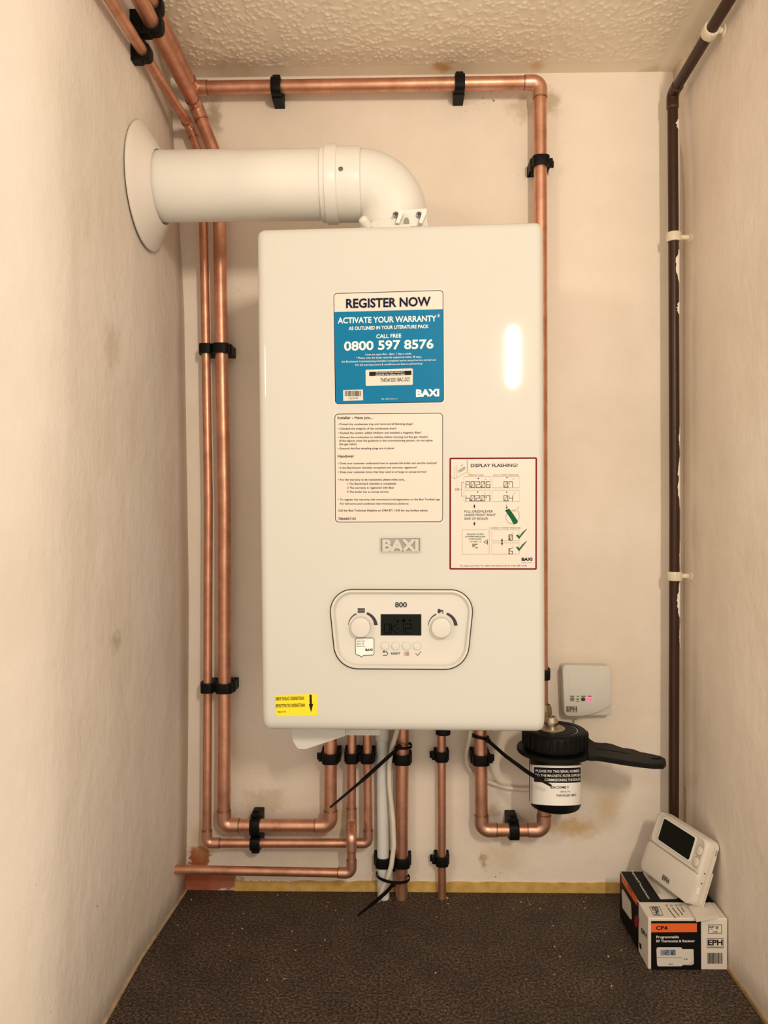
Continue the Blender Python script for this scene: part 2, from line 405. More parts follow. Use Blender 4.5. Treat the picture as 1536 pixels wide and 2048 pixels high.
# floor: dark speckled covering
def floor_mat():
    m = bpy.data.materials.new('brown_floor'); m.use_nodes = True; nt = m.node_tree; L = nt.links.new; b = nt.nodes['Principled BSDF']
    b.inputs['Roughness'].default_value = .62; b.inputs['Specular IOR Level'].default_value = .4
    tc = N(nt, 'TexCoord'); co = tc.outputs['Object']
    n1 = N(nt, 'TexNoise', Scale=260.0, Detail=3.0, Roughness=.7); L(co, n1.inputs['Vector'])
    n2 = N(nt, 'TexNoise', Scale=14.0, Detail=5.0); L(co, n2.inputs['Vector'])
    rp = N(nt, 'ValToRGB'); e = rp.color_ramp.elements; e[0].position = .40; e[1].position = .66
    e[0].color = (.012, .006, .003, 1); e[1].color = (.150, .108, .084, 1); el = e.new(.5); el.color = (.048, .031, .022, 1); L(n1.outputs['Fac'], rp.inputs[0])
    mr = N(nt, 'MapRange'); mr.inputs['From Min'].default_value = .3; mr.inputs['From Max'].default_value = .7; mr.inputs['To Min'].default_value = .72; mr.inputs['To Max'].default_value = 1.25; L(n2.outputs['Fac'], mr.inputs['Value'])
    sc = N(nt, 'VectorMath', operation='SCALE'); L(rp.outputs[0], sc.inputs[0]); L(mr.outputs[0], sc.inputs['Scale']); L(sc.outputs[0], b.inputs['Base Color'])
    bp = N(nt, 'Bump'); bp.inputs['Strength'].default_value = .7; bp.inputs['Distance'].default_value = .002; L(n1.outputs['Fac'], bp.inputs['Height']); L(bp.outputs[0], b.inputs['Normal'])
    return m
struct(G().box((.05, -.29, -.02), (1.1, .66, .04)).build('floor', floor_mat()))

# mustard strip of old paint left bare at the foot of the walls
def strip_mat():
    m = bpy.data.materials.new('mustard_strip'); m.use_nodes = True; nt = m.node_tree; L = nt.links.new; b = nt.nodes['Principled BSDF']
    b.inputs['Roughness'].default_value = .5
    tc = N(nt, 'TexCoord'); co = tc.outputs['Object']
    n1 = N(nt, 'TexNoise', Scale=60.0, Detail=5.0); L(co, n1.inputs['Vector'])
    rp = N(nt, 'ValToRGB'); e = rp.color_ramp.elements; e[0].position = .3; e[1].position = .66
    e[0].color = srgb(190, 152, 78); e[1].color = srgb(212, 178, 104); el = e.new(.78); el.color = srgb(214, 186, 130); L(n1.outputs['Fac'], rp.inputs[0]); L(rp.outputs[0], b.inputs['Base Color'])
    return m
MS = strip_mat()
def strip(name, xa, xb, z0, z1):
    rnd = random.Random(int(xa * 1000)); n = 40; g = G(); top = []
    for i in range(n + 1):
        x = xa + (xb - xa) * i / n; top.append(Vector((x, -.0025, z1 + rnd.uniform(-.0018, .0012))))
    loop = [Vector((xa, -.0025, z0))] + [Vector((xb, -.0025, z0))] + top[::-1]
    g.prism(loop, (0, .006, 0)); return struct(g.build(name, MS))
strip('trim_1', W(470, 1770).x, W(581, 1770).x, 0, .017)
strip('trim_2', W(582.5, 1770).x, .498, 0, .018)
pts = [Vector((xR(0, y) - .003, y, 0)) for y in [-.20, -.25, -.3, -.4, -.6]]
g = G()
for a, b in zip(pts, pts[1:]):
    g.prism([a, b, b + Vector((.006, 0, 0)), a + Vector((.006, 0, 0))], (0, 0, .005))
struct(g.build('trim_3', mat('skirting_line', srgb(166, 136, 92), .6, var=.3, vscale=50)))
pts = [Vector((xL(0, y), y, 0)) for y in [-.003, -.05, -.1, -.15, -.2, -.25, -.4, -.7]]
g = G()
for a, b in zip(pts, pts[1:]):
    g.prism([a + Vector((-.006, 0, 0)), b + Vector((-.006, 0, 0)), b + Vector((.003, 0, 0)), a + Vector((.003, 0, 0))], (0, 0, .0025))
struct(g.build('trim_4', mat('edge_line', srgb(190, 166, 132), .6, var=.3, vscale=60)))
# crumbs of plaster lying on the floor: too small to count
g = G(); rnd = random.Random(5)
for i in range(60):
    x = rnd.uniform(-.37, .36); y = -abs(rnd.gauss(0, .14)) - .01; r = rnd.uniform(.0006, .0014) if i > 2 else rnd.uniform(.0015, .0022)
    if y < -.45: continue
    g.box((x, y, r * .35), (r * 2, r * 1.3, r * .7), Matrix.Rotation(rnd.uniform(0, 3), 3, 'Z'))
o = g.build('plaster_crumbs', mat('crumb', srgb(190, 165, 130), .7)); o['kind'] = 'stuff'
tag(o, 'tiny pale crumbs of plaster scattered over the dark floor', 'debris')

# ================================================================== boiler
class Face:
    """a plane on which print is laid; points come from sight lines meeting that plane"""
    def __init__(s, p, n): s.p = Vector(p); s.n = Vector(n).normalized()
    def at(s, px, py, h=0.0): return hit(px, py, s.p + s.n * h, s.n)
def Zm(x0, y0, k): return lambda a, b: (x0 + a / k, y0 + b / k)

_tc = bpy.data.curves.new('lettering', 'FONT'); _to = bpy.data.objects.new('lettering', _tc); COL.objects.link(_to)
_cache = {}
def glyphs(txt, bold):
    k = (txt, bold)
    if k not in _cache:
        _tc.body = txt; _tc.size = 1.0; _tc.offset = bold; _tc.resolution_u = 3
        bpy.context.view_layer.update()
        dg = bpy.context.evaluated_depsgraph_get(); e = _to.evaluated_get(dg); me = e.to_mesh()
        vs = [Vector((v.co.x, v.co.y)) for v in me.vertices]; fs = [tuple(p.vertices) for p in me.polygons]; e.to_mesh_clear()
        x0 = min((v.x for v in vs), default=0); x1 = max((v.x for v in vs), default=1)
        _cache[k] = ([((v.x - x0) / (x1 - x0), v.y / .73) for v in vs], fs)
    return _cache[k]
class Print:
    def __init__(s, fm, zm, h): s.fm = fm; s.z = zm; s.h = h; s.g = G()
    def p(s, a, b): return s.fm(*s.z(a, b), s.h)
    def T(s, txt, x0, x1, b0, b1, h, bold=0.0, up=None):
        vs, fs = glyphs(txt, bold); up = up or (0, -h)
        s.g.add([s.p(x0 + u * (x1 - x0) + v * up[0], b0 + u * (b1 - b0) + v * up[1]) for u, v in vs], fs); return s
    def poly(s, pts, r=0):
        q = rpoly(pts, r) if r else pts
        s.g.add([s.p(*a) for a in q], [tuple(range(len(q)))]); return s
    def ring(s, pts, w, r=0, n=6):
        q = rpoly(pts, r, n) if r else [Vector(a) for a in pts]; q2 = inset(q, w); k = len(q)
        s.g.add([s.p(*a) for a in q] + [s.p(*a) for a in q2], [(i, (i + 1) % k, k + (i + 1) % k, k + i) for i in range(k)]); return s
    def rect(s, x0, y0, x1, y1, w=None, r=0):
        q = [(x0, y0), (x1, y0), (x1, y1), (x0, y1)]
        return s.ring(q, w, r) if w else s.poly(q, r)
    def line(s, pts, w):
        for a, b in zip(pts, pts[1:]):
            a = Vector(a); b = Vector(b); d = b - a
            n = Vector((-d.y, d.x)).normalized() * w / 2; e = d.normalized() * w / 2
            s.poly([a - e + n, b + e + n, b + e - n, a - e - n])
        return s
    def arc(s, c, r0, r1, a0, a1, w0, w1, n=16):
        q = []; q2 = []
        for i in range(n + 1):
            t = i / n; a = math.radians(a0 + (a1 - a0) * t); R = r0 + (r1 - r0) * t; ww = w0 + (w1 - w0) * t
            q.append((c[0] + (R + ww / 2) * math.cos(a), c[1] - (R + ww / 2) * math.sin(a))); q2.append((c[0] + (R - ww / 2) * math.cos(a), c[1] - (R - ww / 2) * math.sin(a)))
        for i in range(n): s.poly([q[i], q[i + 1], q2[i + 1], q2[i]])
        return s
    def disc(s, c, r, n=20, ry=None):
        return s.poly([(c[0] + r * math.cos(2 * PI * k / n), c[1] + (ry or r) * math.sin(2 * PI * k / n)) for k in range(n)])
    SEGS = {'0': 'abcdef', '1': 'bc', '2': 'abged', '4': 'fgbc', '5': 'afgcd', '6': 'afgedc', '7': 'fabc', 'A': 'abcefg', 'H': 'fegc', 'O': 'abcdef', 'K': 'fe'}
    def seg(s, txt, x0, x1, y0, y1, w):
        n = len(txt.replace('.', '').replace(':', '')); cw = (x1 - x0) / n; k = 0
        for ch in txt:
            if ch in '.:':
                x = x0 + k * cw - cw * .1; s.rect(x - w * .7, y1 - 2 * w, x + w * .7, y1)
                if ch == ':': s.rect(x - w * .7, (y0 + y1) / 2 - w, x + w * .7, (y0 + y1) / 2 + w)
                continue
            a, b = x0 + k * cw, x0 + k * cw + cw * .74; m = (y0 + y1) / 2; k += 1
            P = {'a': [(a, y0), (b, y0)], 'b': [(b, y0), (b, m)], 'c': [(b, m), (b, y1)], 'd': [(a, y1), (b, y1)], 'e': [(a, m), (a, y1)], 'f': [(a, y0), (a, m)], 'g': [(a, m), (b, m)]}
            for q in s.SEGS[ch]: s.line(P[q], w)
            if ch == '0': s.line([(a, y1), (b, y0)], w * .7)
            if ch == 'K': s.line([(a, m), (b, y0)], w); s.line([(a, m), (b, y1)], w)
        return s
    def bars(s, x0, x1, y0, y1, seed, n=26):
        rd = random.Random(seed); x = x0; u = (x1 - x0) / n / 2
        while x < x1 - u:
            w = u * rd.choice([.8, 1.1, 1.8]); s.rect(x, y0, min(x + w, x1), y1); x += w + u * rd.choice([.7, 1.0, 1.6])
        return s
    def build(s, name, m, parent): return s.g.build(name, m, parent)

BC = Vector((.00431, -.29176, .72103))
BR = Matrix.Rotation(-.034749, 3, 'Z') @ Matrix.Rotation(.008, 3, 'X') @ Matrix.Rotation(-.0048535, 3, 'Y')
BX, BN, BZ = BR @ Vector((1, 0, 0)), BR @ Vector((0, -1, 0)), BR @ Vector((0, 0, 1))
boiler = thing('boiler', BC + BR @ Vector((0, .11, -.35)), 'white wall-hung boiler with blue and yellow stickers and a dial panel', 'boiler')
def bl(x, y, z): return BC + BR @ Vector((x, y, z))
def boiler_case():
    # cross sections from top to bottom; the front rolls back towards the bottom edge
    def sect(z, hw, yf, rr):
        q = rpoly([(-hw, yf), (hw, yf), (hw, .215), (-hw, .215)], [rr, rr, .004, .004], 8)
        return [bl(p.x, p.y, z) for p in q]
    L = []
    for z, hw, yf, rr in [(.35, .1880, .009, .006), (.3488, .1925, .0045, .008), (.346, .1958, .0018, .010), (.342, .1972, .0004, .012), (.337, .1975, 0, .012),
                          (-.325, .1975, 0, .012), (-.335, .1974, .0006, .012), (-.342, .1968, .0022, .012), (-.347, .1952, .0052, .011), (-.350, .1925, .011, .010), (-.3505, .186, .018, .008)]:
        L.append(sect(z, hw, yf, rr))
    return G().loft(L).build('casing', ENAMEL, boiler, True, 35)
case = boiler_case()
BF = Face(BC, BN)

# --- blue warranty sticker
z6 = Zm(660, 570, 6.4); z7 = Zm(660, 810, 6.4); z8 = Zm(880, 900, 6.982); z9 = Zm(500, 1350, 5.908); zp = Zm(640, 1060, 4.8)
def sticker(name, zm, pts, r, m, h, label=None):
    q = rpoly(pts, r)
    a = [BF.at(*zm(*p), -.0004) for p in q]; b = [BF.at(*zm(*p), h) for p in q]
    o = G().loft([a, b]).build(name, m, boiler)
    if label: o['label'] = label
    return o
st = sticker('sticker', z6, [(30, 90), (1460, 50), (1475, 1520), (45, 1545)], 45, PAPERW, .00025, 'blue and white warranty sticker')
pb = Print(BF.at, z6, .0005)
q = rpoly([(48, 110), (1448, 70), (1456, 1497), (67, 1522)], 45)
top = [(55, 346), (1446, 309)]
blue = [(55, 346), (1447, 309)] + [tuple(p) for p in rpoly([(1447, 309), (1456, 1497), (67, 1522), (55, 346)], [0, 45, 45, 0])[1:-1]]
pb.poly(blue).build('blue_ground', BLUE, st)
Print(BF.at, z6, .0007).ring([(45, 105), (1450, 65), (1458, 1500), (65, 1525)], 7, 45).build('border', NAVY, st)
Print(BF.at, z6, .0008).T('REGISTER NOW', 205, 1290, 293, 264, 118, .028).build('lettering', NAVY, st)
t = Print(BF.at, z6, .0008)
t.T('ACTIVATE YOUR WARRANTY', 100, 1362, 491, 463, 76, .022).T('*', 1378, 1402, 445, 444, 76, .01).T('AS OUTLINED IN YOUR LITERATURE PACK', 240, 1262, 577, 550, 45, .02)
t.T('CALL FREE', 592, 912, 681, 670, 50, .02).T('0800 597 8576', 180, 1325, 838, 808, 118, .024)
t.T('Lines are open 8am - 8pm, 7 days a week.', 455, 1045, 901, 888, 25).T('* Please note the boiler must be registered within 30 days,', 335, 1170, 946, 929, 25)
t.T('the Benchmark Commissioning Checklist completed and an annual service carried out.', 148, 1360, 993, 968, 25)
t.T('For full warranty terms & conditions see baxi.co.uk/warranty', 325, 1185, 1035, 1016, 25)
t.T('BAXI', 1100, 1398, 1428, 1420, 90, .05).T('BRI_12007_07/21_01', 660, 860, 1465, 1462, 13)
t.build('lettering', PRINTW, st)
t = Print(BF.at, z6, .0007).poly([(455, 1085), (1060, 1067), (1060, 1278), (458, 1292)], 16).poly([(168, 1345), (420, 1338), (424, 1476), (170, 1483)]).build('serial_label', PAPERW, st)
Print(BF.at, z6, .0009).poly([(502, 1112), (1042, 1096), (1042, 1151), (502, 1166)]).build('label_band', INK, st)
Print(BF.at, z6, .0009).T('TNF241520118AC-DZ1', 645, 1022, 1243, 1230, 50, .012).build('lettering', INK, st)
Print(BF.at, z6, .0009).bars(190, 408, 1355, 1424, 3).T('7729390', 235, 360, 1463, 1459, 22).build('barcode', INK, st)
Print(BF.at, z6, .0011).T('TO ACTIVATE YOUR WARRANTY', 585, 955, 1133, 1121, 18).T('REGISTER THIS SERIAL NUMBER', 585, 960, 1161, 1150, 18).build('lettering', PRINTW, st)

# --- installer check list
st = sticker('sticker', z7, [(46, 98), (1456, 88), (1462, 1522), (52, 1522)], 50, PAPERW, .00025, 'white sticker with a printed check list')
Print(BF.at, z7, .0005).ring([(58, 112), (1446, 100), (1446, 1498), (65, 1503)], 8, 50).build('border', INK, st)
t = Print(BF.at, z7, .0005)
for txt, x0, x1, b0, b1, h, bd in [
    ('Installer - Have you...', 97, 550, 180, 178, 36, .02), ('• Primed the condensate trap and removed all blanking plugs?', 100, 1060, 258, 253, 26, .012),
    ('• Checked the integrity of the condensate drain?', 100, 850, 315, 311, 26, .012), ('• Flushed the system, added inhibitor and installed a magnetic filter?', 100, 1170, 370, 364, 26, .012),
    ('• Allowed the combustion to stabilise before carrying out flue gas checks?', 100, 1250, 425, 419, 26, .012),
    ('(If the figures meet the guidance in the commissioning section, do not adjust', 118, 1315, 470, 464, 26, .012), ('the gas valve)', 118, 338, 513, 512, 26, .012),
    ('• Ensured the flue sampling plugs are in place?', 100, 825, 568, 564, 26, .012), ('Handover', 100, 308, 672, 670, 36, .02),
    ('• Does your customer understand how to operate the boiler and use the controls?', 103, 1368, 758, 754, 26, .012),
    ('• Is the Benchmark checklist completed and warranty registered?', 103, 1110, 815, 811, 26, .012), ('• Does your customer know that they need to arrange an annual service?', 103, 1235, 870, 866, 26, .012),
    ('• For the warranty to be maintained, please make sure...', 103, 968, 968, 965, 26, .012), ('1 The Benchmark checklist is completed', 220, 843, 1020, 1018, 26, .012),
    ('2 The warranty is registered with Baxi', 220, 817, 1072, 1070, 26, .012), ('3 The boiler has an annual service', 220, 750, 1124, 1122, 26, .012),
    ('• To register the warranty visit www.baxi.co.uk/registration or the Baxi Toolbelt app', 105, 1407, 1222, 1219, 26, .012), ('For full terms and conditions visit www.baxi.co.uk/terms', 130, 1005, 1275, 1274, 26, .012),
    ('Call the Baxi Technical Helpline on 0344 871 1545 for any further advice.', 105, 1255, 1363, 1362, 28, .012), ('7866867-02', 107, 333, 1470, 1469, 30, .015)]:
    t.T(txt, x0, x1, b0, b1, h, bd)
t.build('lettering', INK, st)

# --- red framed display sticker
st = sticker('sticker', z8, [(128, 104), (1359, 98), (1356, 1676), (128, 1674)], 22, PAPERW, .00025, 'sticker with a dark red frame and pressure diagrams')
Print(BF.at, z8, .0005).ring([(132, 108), (1355, 102), (1352, 1672), (132, 1670)], 21, 20).build('border', RED, st)
t = Print(BF.at, z8, .0005)
t.T('DISPLAY FLASHING?', 430, 1085, 239, 235, 46, .018).T('UNDER FRONT RIGHT', 340, 778, 922, 921, 33, .004).T('PULL', 340, 437, 873, 873, 33, .004).T('LEVER', 605, 740, 872, 872, 33, .004).T('SIDE OF BOILER', 340, 672, 974, 974, 33, .004)
t.seg('A.02.06', 362, 716, 444, 522, 7).seg('0.7', 892, 1032, 444, 520, 7).seg('H.02.07', 362, 714, 636, 710, 7).seg('0.4', 892, 1032, 636, 710, 7)
t.seg('1.0', 925, 1022, 1184, 1258, 7).seg('1.5', 925, 1024, 1374, 1452, 7)
for x, y in ((535, 396), (935, 384), (527, 588), (932, 590)): t.disc((x, y), 9)
for x, y in ((637, 412), (1030, 408), (627, 606), (1036, 607), (1018, 1162), (1018, 1352)): t.poly([(x - 10, y), (x + 8, y - 9), (x, y), (x + 8, y + 8)])
for y in (762, 1005): t.rect(473, y, 487, y + 34).poly([(466, y + 18), (494, y + 18), (480, y + 58)])
t.line([(930, 766), (930, 814)], 6).poly([(908, 790), (930, 806), (952, 790), (930, 822)])
t.rect(860, 1260, 872, 1310).poly([(852, 1268), (866, 1232), (880, 1268)]).poly([(852, 1302), (866, 1337), (880, 1302)])
t.T('To view our How To video visit baxi.co.uk or scan QR code', 280, 1210, 1627, 1624, 22, .004)
t.line([(668, 1252), (610, 1284), (668, 1318)], 6).poly([(655, 1262), (668, 1270), (668, 1304), (655, 1308)])
for i, x in enumerate((528, 512, 490, 478)): t.rect(450, 1310 + 13 * i, x, 1317 + 13 * i)
t.T('bar', 492, 535, 1372, 1372, 20, .02)
t.poly([(292, 216), (320, 202), (318, 208), (294, 222)]).ring([(258, 322), (262, 280), (350, 224), (352, 266)], 5, 12).line([(275, 296), (300, 280), (318, 272), (336, 250)], 5)
t.build('lettering', INK, st)
t = Print(BF.at, z8, .0005)
t.line([(376, 140), (378, 292)], 3).line([(386, 140), (386, 300), (206, 402), (152, 370)], 4).line([(207, 224), (206, 400)], 3).line([(236, 216), (236, 382)], 3)
for q in ((332, 368, 708, 532), (728, 368, 1110, 530), (332, 560, 703, 722), (728, 560, 1112, 722), (308, 1110, 688, 1456), (722, 1112, 1108, 1270), (722, 1296, 1108, 1456)): t.rect(*q, w=4)
t.arc((1012, 940), 92, 92, 60, 330, 5, 5).arc((1030, 935), 82, 70, 40, -60, 4, 4).line([(1010, 838), (1055, 838), (1090, 815), (1102, 785)], 4).line([(1080, 848), (1105, 870), (1100, 905)], 4)
t.build('drawing', OLIVE, st)
Print(BF.at, z8, .0006).poly([(376, 306), (436, 334), (402, 358)]).build('drawing', AMBER, st)
t = Print(BF.at, z8, .0006).T('ERROR CODE', 415, 608, 358, 358, 17).T('LOW SYSTEM PRESSURE', 742, 1100, 357, 357, 17).T('OR', 208, 272, 566, 566, 33, .005).line([(328, 450), (300, 450), (300, 646), (322, 646)], 4).line([(282, 549), (300, 549)], 4)
t.build('lettering', PINKINK, st)
Print(BF.at, z8, .0007).poly([(908, 842), (966, 818), (1030, 905), (1086, 992), (1080, 1022), (1030, 1040), (988, 960)]).build('lever_drawing', GREEN, st)
for y in (0, 170): Print(BF.at, z8, .0007).poly([(1060, 1186 + y), (1092, 1182 + y), (1108, 1206 + y), (1150, 1150 + y), (1214, 1096 + y), (1212, 1108 + y), (1165, 1165 + y), (1104, 1244 + y)]).build('tick_drawing', GREEN, st)
t = Print(BF.at, z8, .0007)
t.T('GREEN', 448, 594, 872, 872, 33, .002).T('CORRECT SYSTEM PRESSURE', 692, 1125, 1097, 1096, 17).T('RELEASE WHEN', 378, 608, 1184, 1183, 18, .01).T('SYSTEM PRESSURE', 352, 632, 1219, 1218, 18, .01).T('IS BETWEEN', 405, 580, 1253, 1252, 18, .01).T('1.0 AND 1.5', 418, 572, 1287, 1287, 18, .01)
t.build('lettering', GREEN, st)
Print(BF.at, z8, .0006).T('BAXI', 1140, 1290, 1546, 1544, 42, .05).build('lettering', NAVY, st)
Print(BF.at, z8, .0006).T('make it easy', 1140, 1290, 1578, 1576, 12).build('lettering', BTNGREY, st)

# --- yellow condensate sticker
st = sticker('sticker', z9, [(298, 240), (795, 222), (803, 476), (310, 490)], 22, YELLOW, .00025, 'small yellow sticker with a black down arrow')
t = Print(BF.at, z9, .0005).T('REMOVE THE BLACK CONDENSATE BUNG', 305, 640, 301, 293, 42, .014).T('BEFORE FITTING THE CONDENSATE DRAIN', 307, 648, 384, 376, 42, .014).T('7863372', 320, 425, 446, 443, 18, .008).build('lettering', INK, st)
Print(BF.at, z9, .0005).poly([(702, 232), (728, 231), (732, 341), (746, 340), (722, 442), (695, 343), (706, 342)]).build('arrow', INK, st)

# --- badge
bd = Print(BF.at, zp, 0)
q = rpoly([(570, 62), (970, 60), (972, 222), (572, 226)], 8)
badge = G().loft([[BF.at(*zp(*p), -.001) for p in q], [BF.at(*zp(*p), .0010) for p in q]]).build('badge', ENAMEL, boiler)
badge['label'] = 'silver maker badge'
Print(BF.at, zp, .0012).rect(581, 74, 962, 212).build('badge_ground', SILVERD, badge)
q1 = [(581, 74), (962, 72), (962, 210), (583, 212)]; q2 = inset([Vector(p) for p in q1], 7); k = 4; g = G()
g.loft([[BF.at(*zp(*p), .0010) for p in q1], [BF.at(*zp(*p), .0030) for p in q1], [BF.at(*zp(*p), .0030) for p in q2], [BF.at(*zp(*p), .0010) for p in q2]], False, False)
g.build('badge_rim', SILVER, badge)
vs, fs = glyphs('BAXI', .05); g = G()
lo_ = [BF.at(*zp(598 + u * 347, 199 - v * 110), .0012) for u, v in vs]; hi_ = [BF.at(*zp(598 + u * 347, 199 - v * 110), .0042) for u, v in vs]
g.add(hi_, fs)
from collections import Counter
ec = Counter(tuple(sorted((f[i], f[(i + 1) % len(f)]))) for f in fs for i in range(len(f)))
nv = len(vs); g.v += lo_
for (a, b), c in ec.items():
    if c == 1: g.f.append((a, b, nv + b, nv + a))
g.build('raised_letter', SILVER, badge)

# --- control panel
outer = rpoly([(72, 566), (1492, 570), (1412, 1345), (150, 1336)], [215, 215, 240, 240], 14)
def ploop(d, h): return [BF.at(*zp(*p), h) for p in (inset(outer, d) if d else outer)]
panel = G().loft([ploop(8, -.002), ploop(8, .0045), ploop(12, .0078), ploop(26, .0082), ploop(32, .0076), ploop(52, .0012)], False, True).build('control_panel', PANELW, boiler, True, 30)
panel['label'] = 'recessed control panel with two dials, display and four buttons'
G().loft([ploop(0, -.001), ploop(0, .0008), ploop(9, .0008)], False, False).build('panel_gap', INK, panel)
HP = .0016
Print(BF.at, zp, HP).T('800', 720, 835, 741, 740, 49, .03).build('lettering', INKGREY, panel)
def dial(cx, cy):
    c0 = BF.at(*zp(cx, cy + 6), .001); R = .0135
    o = G().lathe([(R + .0006, 0), (R + .0004, .0105), (R - .0006, .0122), (R - .0022, .0128), (0.0001, .0125)], c0, BN, 40).build('dial', PANELW, panel, True, 30)
    Print(BF.at, zp, HP).arc((cx, cy), 122, 122, 178, 112, 4, 13).arc((cx + 6, cy), 128, 136, 68, 2, 22, 34).build('dial_scale', INKGREY, panel)
dial(395, 918); dial(1162, 922)
t = Print(BF.at, zp, HP)
for i in range(8): t.rect(363 + i * 8.6, 750, 369 + i * 8.6, 796)
t.rect(360, 756, 432, 762).rect(360, 784, 432, 790).build('radiator_symbol', INKGREY, panel)
t = Print(BF.at, zp, HP)
t.poly([(1130, 760), (1155, 758), (1156, 768), (1180, 768), (1188, 780), (1172, 786), (1156, 783), (1156, 798), (1130, 798)]).disc((1180, 796), 7).build('tap_symbol', INKGREY, panel)
t = Print(BF.at, zp, HP)
t.line([(640, 1168), (606, 1168), (616, 1160)], 6).line([(606, 1168), (616, 1178)], 6).arc((632, 1186), 17, 17, 90, -90, 6, 6).line([(632, 1203), (606, 1203)], 6).build('return_symbol', INKGREY, panel)
Print(BF.at, zp, HP).T('RESET', 682, 770, 1196, 1195, 20, .02).build('lettering', INKGREY, panel)
Print(BF.at, zp, HP).line([(919, 1186), (938, 1204), (969, 1168)], 5).build('tick_symbol', INKGREY, panel)
t = Print(BF.at, zp, HP)
for y in (1172, 1186, 1200): t.rect(808, y - 3, 814, y + 3).rect(820, y - 3, 855, y + 3)
t.build('menu_symbol', PINKINK, panel)
q = [(583, 808), (972, 808), (972, 1013), (583, 1012)]
scr = G().loft([[BF.at(*zp(*p), .0008) for p in q], [BF.at(*zp(*p), .0019) for p in q]]).build('display', SCREEN, panel)
t = Print(BF.at, zp, .0021).seg('OK:12', 616, 890, 902, 990, 6).rect(790, 858, 818, 884).poly([(735, 884), (745, 860), (758, 884)]).poly([(850, 862), (880, 862), (858, 884)])
t.build('display_digits', SEG, panel)
for x in (624, 725, 829, 931):
    G().lathe([(.0054, 0), (.0054, .0022), (.0049, .0027), (.0001, .0029)], BF.at(*zp(x, 1110), .0010), BN, 28).build('button', PANELW, panel, True, 30)
bub = [(340, 1037), (518, 1037), (518, 1200), (420, 1202), (398, 1220), (376, 1202), (342, 1198)]
o = Print(BF.at, zp, .0015).poly(bub).build('small_sticker', PRINTW, panel)
t = Print(BF.at, zp, .0017)
t.line([(352, 1037), (508, 1037), (518, 1048), (518, 1190), (508, 1200), (420, 1202), (398, 1220), (376, 1202), (352, 1198), (342, 1188), (340, 1048), (352, 1037)], 5)
t.T('Scan and', 352, 428, 1073, 1072, 14, .01).T('learn all', 352, 420, 1098, 1097, 14, .01).T('about me.', 352, 435, 1121, 1120, 14, .01).T('BAXI', 436, 505, 1161, 1160, 22, .05)
t.build('lettering', INK, panel)

# --- parts under the boiler
g = G()
pp = [(583, 1452), (586, 1482), (596, 1498), (612, 1498), (690, 1472), (690, 1452)]
q = rpoly(pp, [0, 8, 10, 8, 0, 0])
g.prism([W(a.x, a.y, .215) for a in q], (0, .05, 0)); g.build('drain_tray', PANELW, boiler, True, 40)
q = [(665, 1455), (760, 1455), (760, 1471), (665, 1470)]
G().prism([W(a, b, .20) for a, b in q], (0, .012, 0)).build('lower_bracket', PANELW, boiler)
G().tube([W(886, 1450, .12), W(886, 1468, .12)], .012).build('valve_boss', BLACK, boiler, True, 40)

# ================================================================== copper pipework
def sub_run(pts, a, b):
    """shorten a polyline by a at the start and b at the end"""
    pts = [Vector(p) for p in pts]
    pts[0] = pts[0] + (pts[1] - pts[0]).normalized() * a
    pts[-1] = pts[-1] + (pts[-2] - pts[-1]).normalized() * b
    return pts
def pipe(name, label, cat, runs, r, m=COPPER, mf=COPPER_FIT, group=None, joints=None, bend=.05):
    """runs: polylines that meet at elbows; every run is a tube, every meeting an elbow fitting"""
    low = min((p for q in runs for p in q), key=lambda p: p.z)
    t = thing(name, low, label, cat, group)
    for i, q in enumerate(runs):
        k = r * .9
        a = k if i else 0; b = k if i < len(runs) - 1 else 0
        G().tube(fillet(sub_run(q, a, b), bend, 6), r, 24).build('tube', m, t, True, 40)
    for i in range(len(runs) - 1):
        c = Vector(runs[i][-1]); d0 = (Vector(runs[i][-2]) - c).normalized(); d1 = (Vector(runs[i + 1][1]) - c).normalized()
        l = r * 1.15 + .014
        path = fillet([c + d0 * l, c, c + d1 * l], r * 1.25, 10)
        R = r + .0013
        pth = [path[0]] + path[1:-1] + [path[-1]]
        G().tube(pth, R, 24).build('elbow', mf, t, True, 40)
        for d in (d0, d1):
            G().tube([c + d * (l - .0012), c + d * (l + .0010)], [R + .0003, r + .0003], 24).build('solder_ring', SOLDER, t, True, 40)
    return t
O = .038
# far ends of the three pipes on the left wall lie above the picture
def along(px, py, x, px2, py2, y_end):
    a = WX(px, py, x); b = WX(px2, py2, x); d = (a - b); return b + d * ((y_end - b.y) / d.y)
xA, xB, xC = -.343, -.3575, -.352
cA, cB, cC = WX(392, 212, xA), WX(379, 253, xB), WX(385, 176, xC)
nA, nB, nC = along(304, 49, xA, 391, 214, -.95), along(286, 94, xB, 383, 248, -.95), along(313, 26, xC, 385, 176, -.95)
w_ = lambda *q: [W(a, b, c) for a, b, c in q]
pA = pipe('copper_pipe', 'thick copper pipe down the left of the boiler, turning under it to a black clip', 'pipe',
     [[nA, cA], [cA] + w_((437, 325, O), (442, 640, O), (449, 1000, O), (449, 1500, O), (448, 1651, O)), w_((448, 1651, O), (661, 1651, O)), w_((661, 1651, O), (661, 1440, O))], .011)
pB = pipe('copper_pipe', 'thin copper pipe nearest the left corner, running along the bottom below the thick one', 'pipe',
     [[nB, cB], [cB] + w_((405, 325, O), (407, 450, O), (411, 640, O), (417, 1000, O), (415, 1500, O), (414, 1686, O)), w_((414, 1686, O), (737, 1686, O)), w_((737, 1686, O), (734, 1440, O))], .0075)
endC = W(1083, 1425, O)
pC = pipe('copper_pipe', 'copper pipe along the top of the back wall, turning down behind the boiler', 'pipe',
     [[nC, cC], [cC, W(1080, 165, O)], [W(1080, 165, O), W(1081, 440, O), endC]], .011)
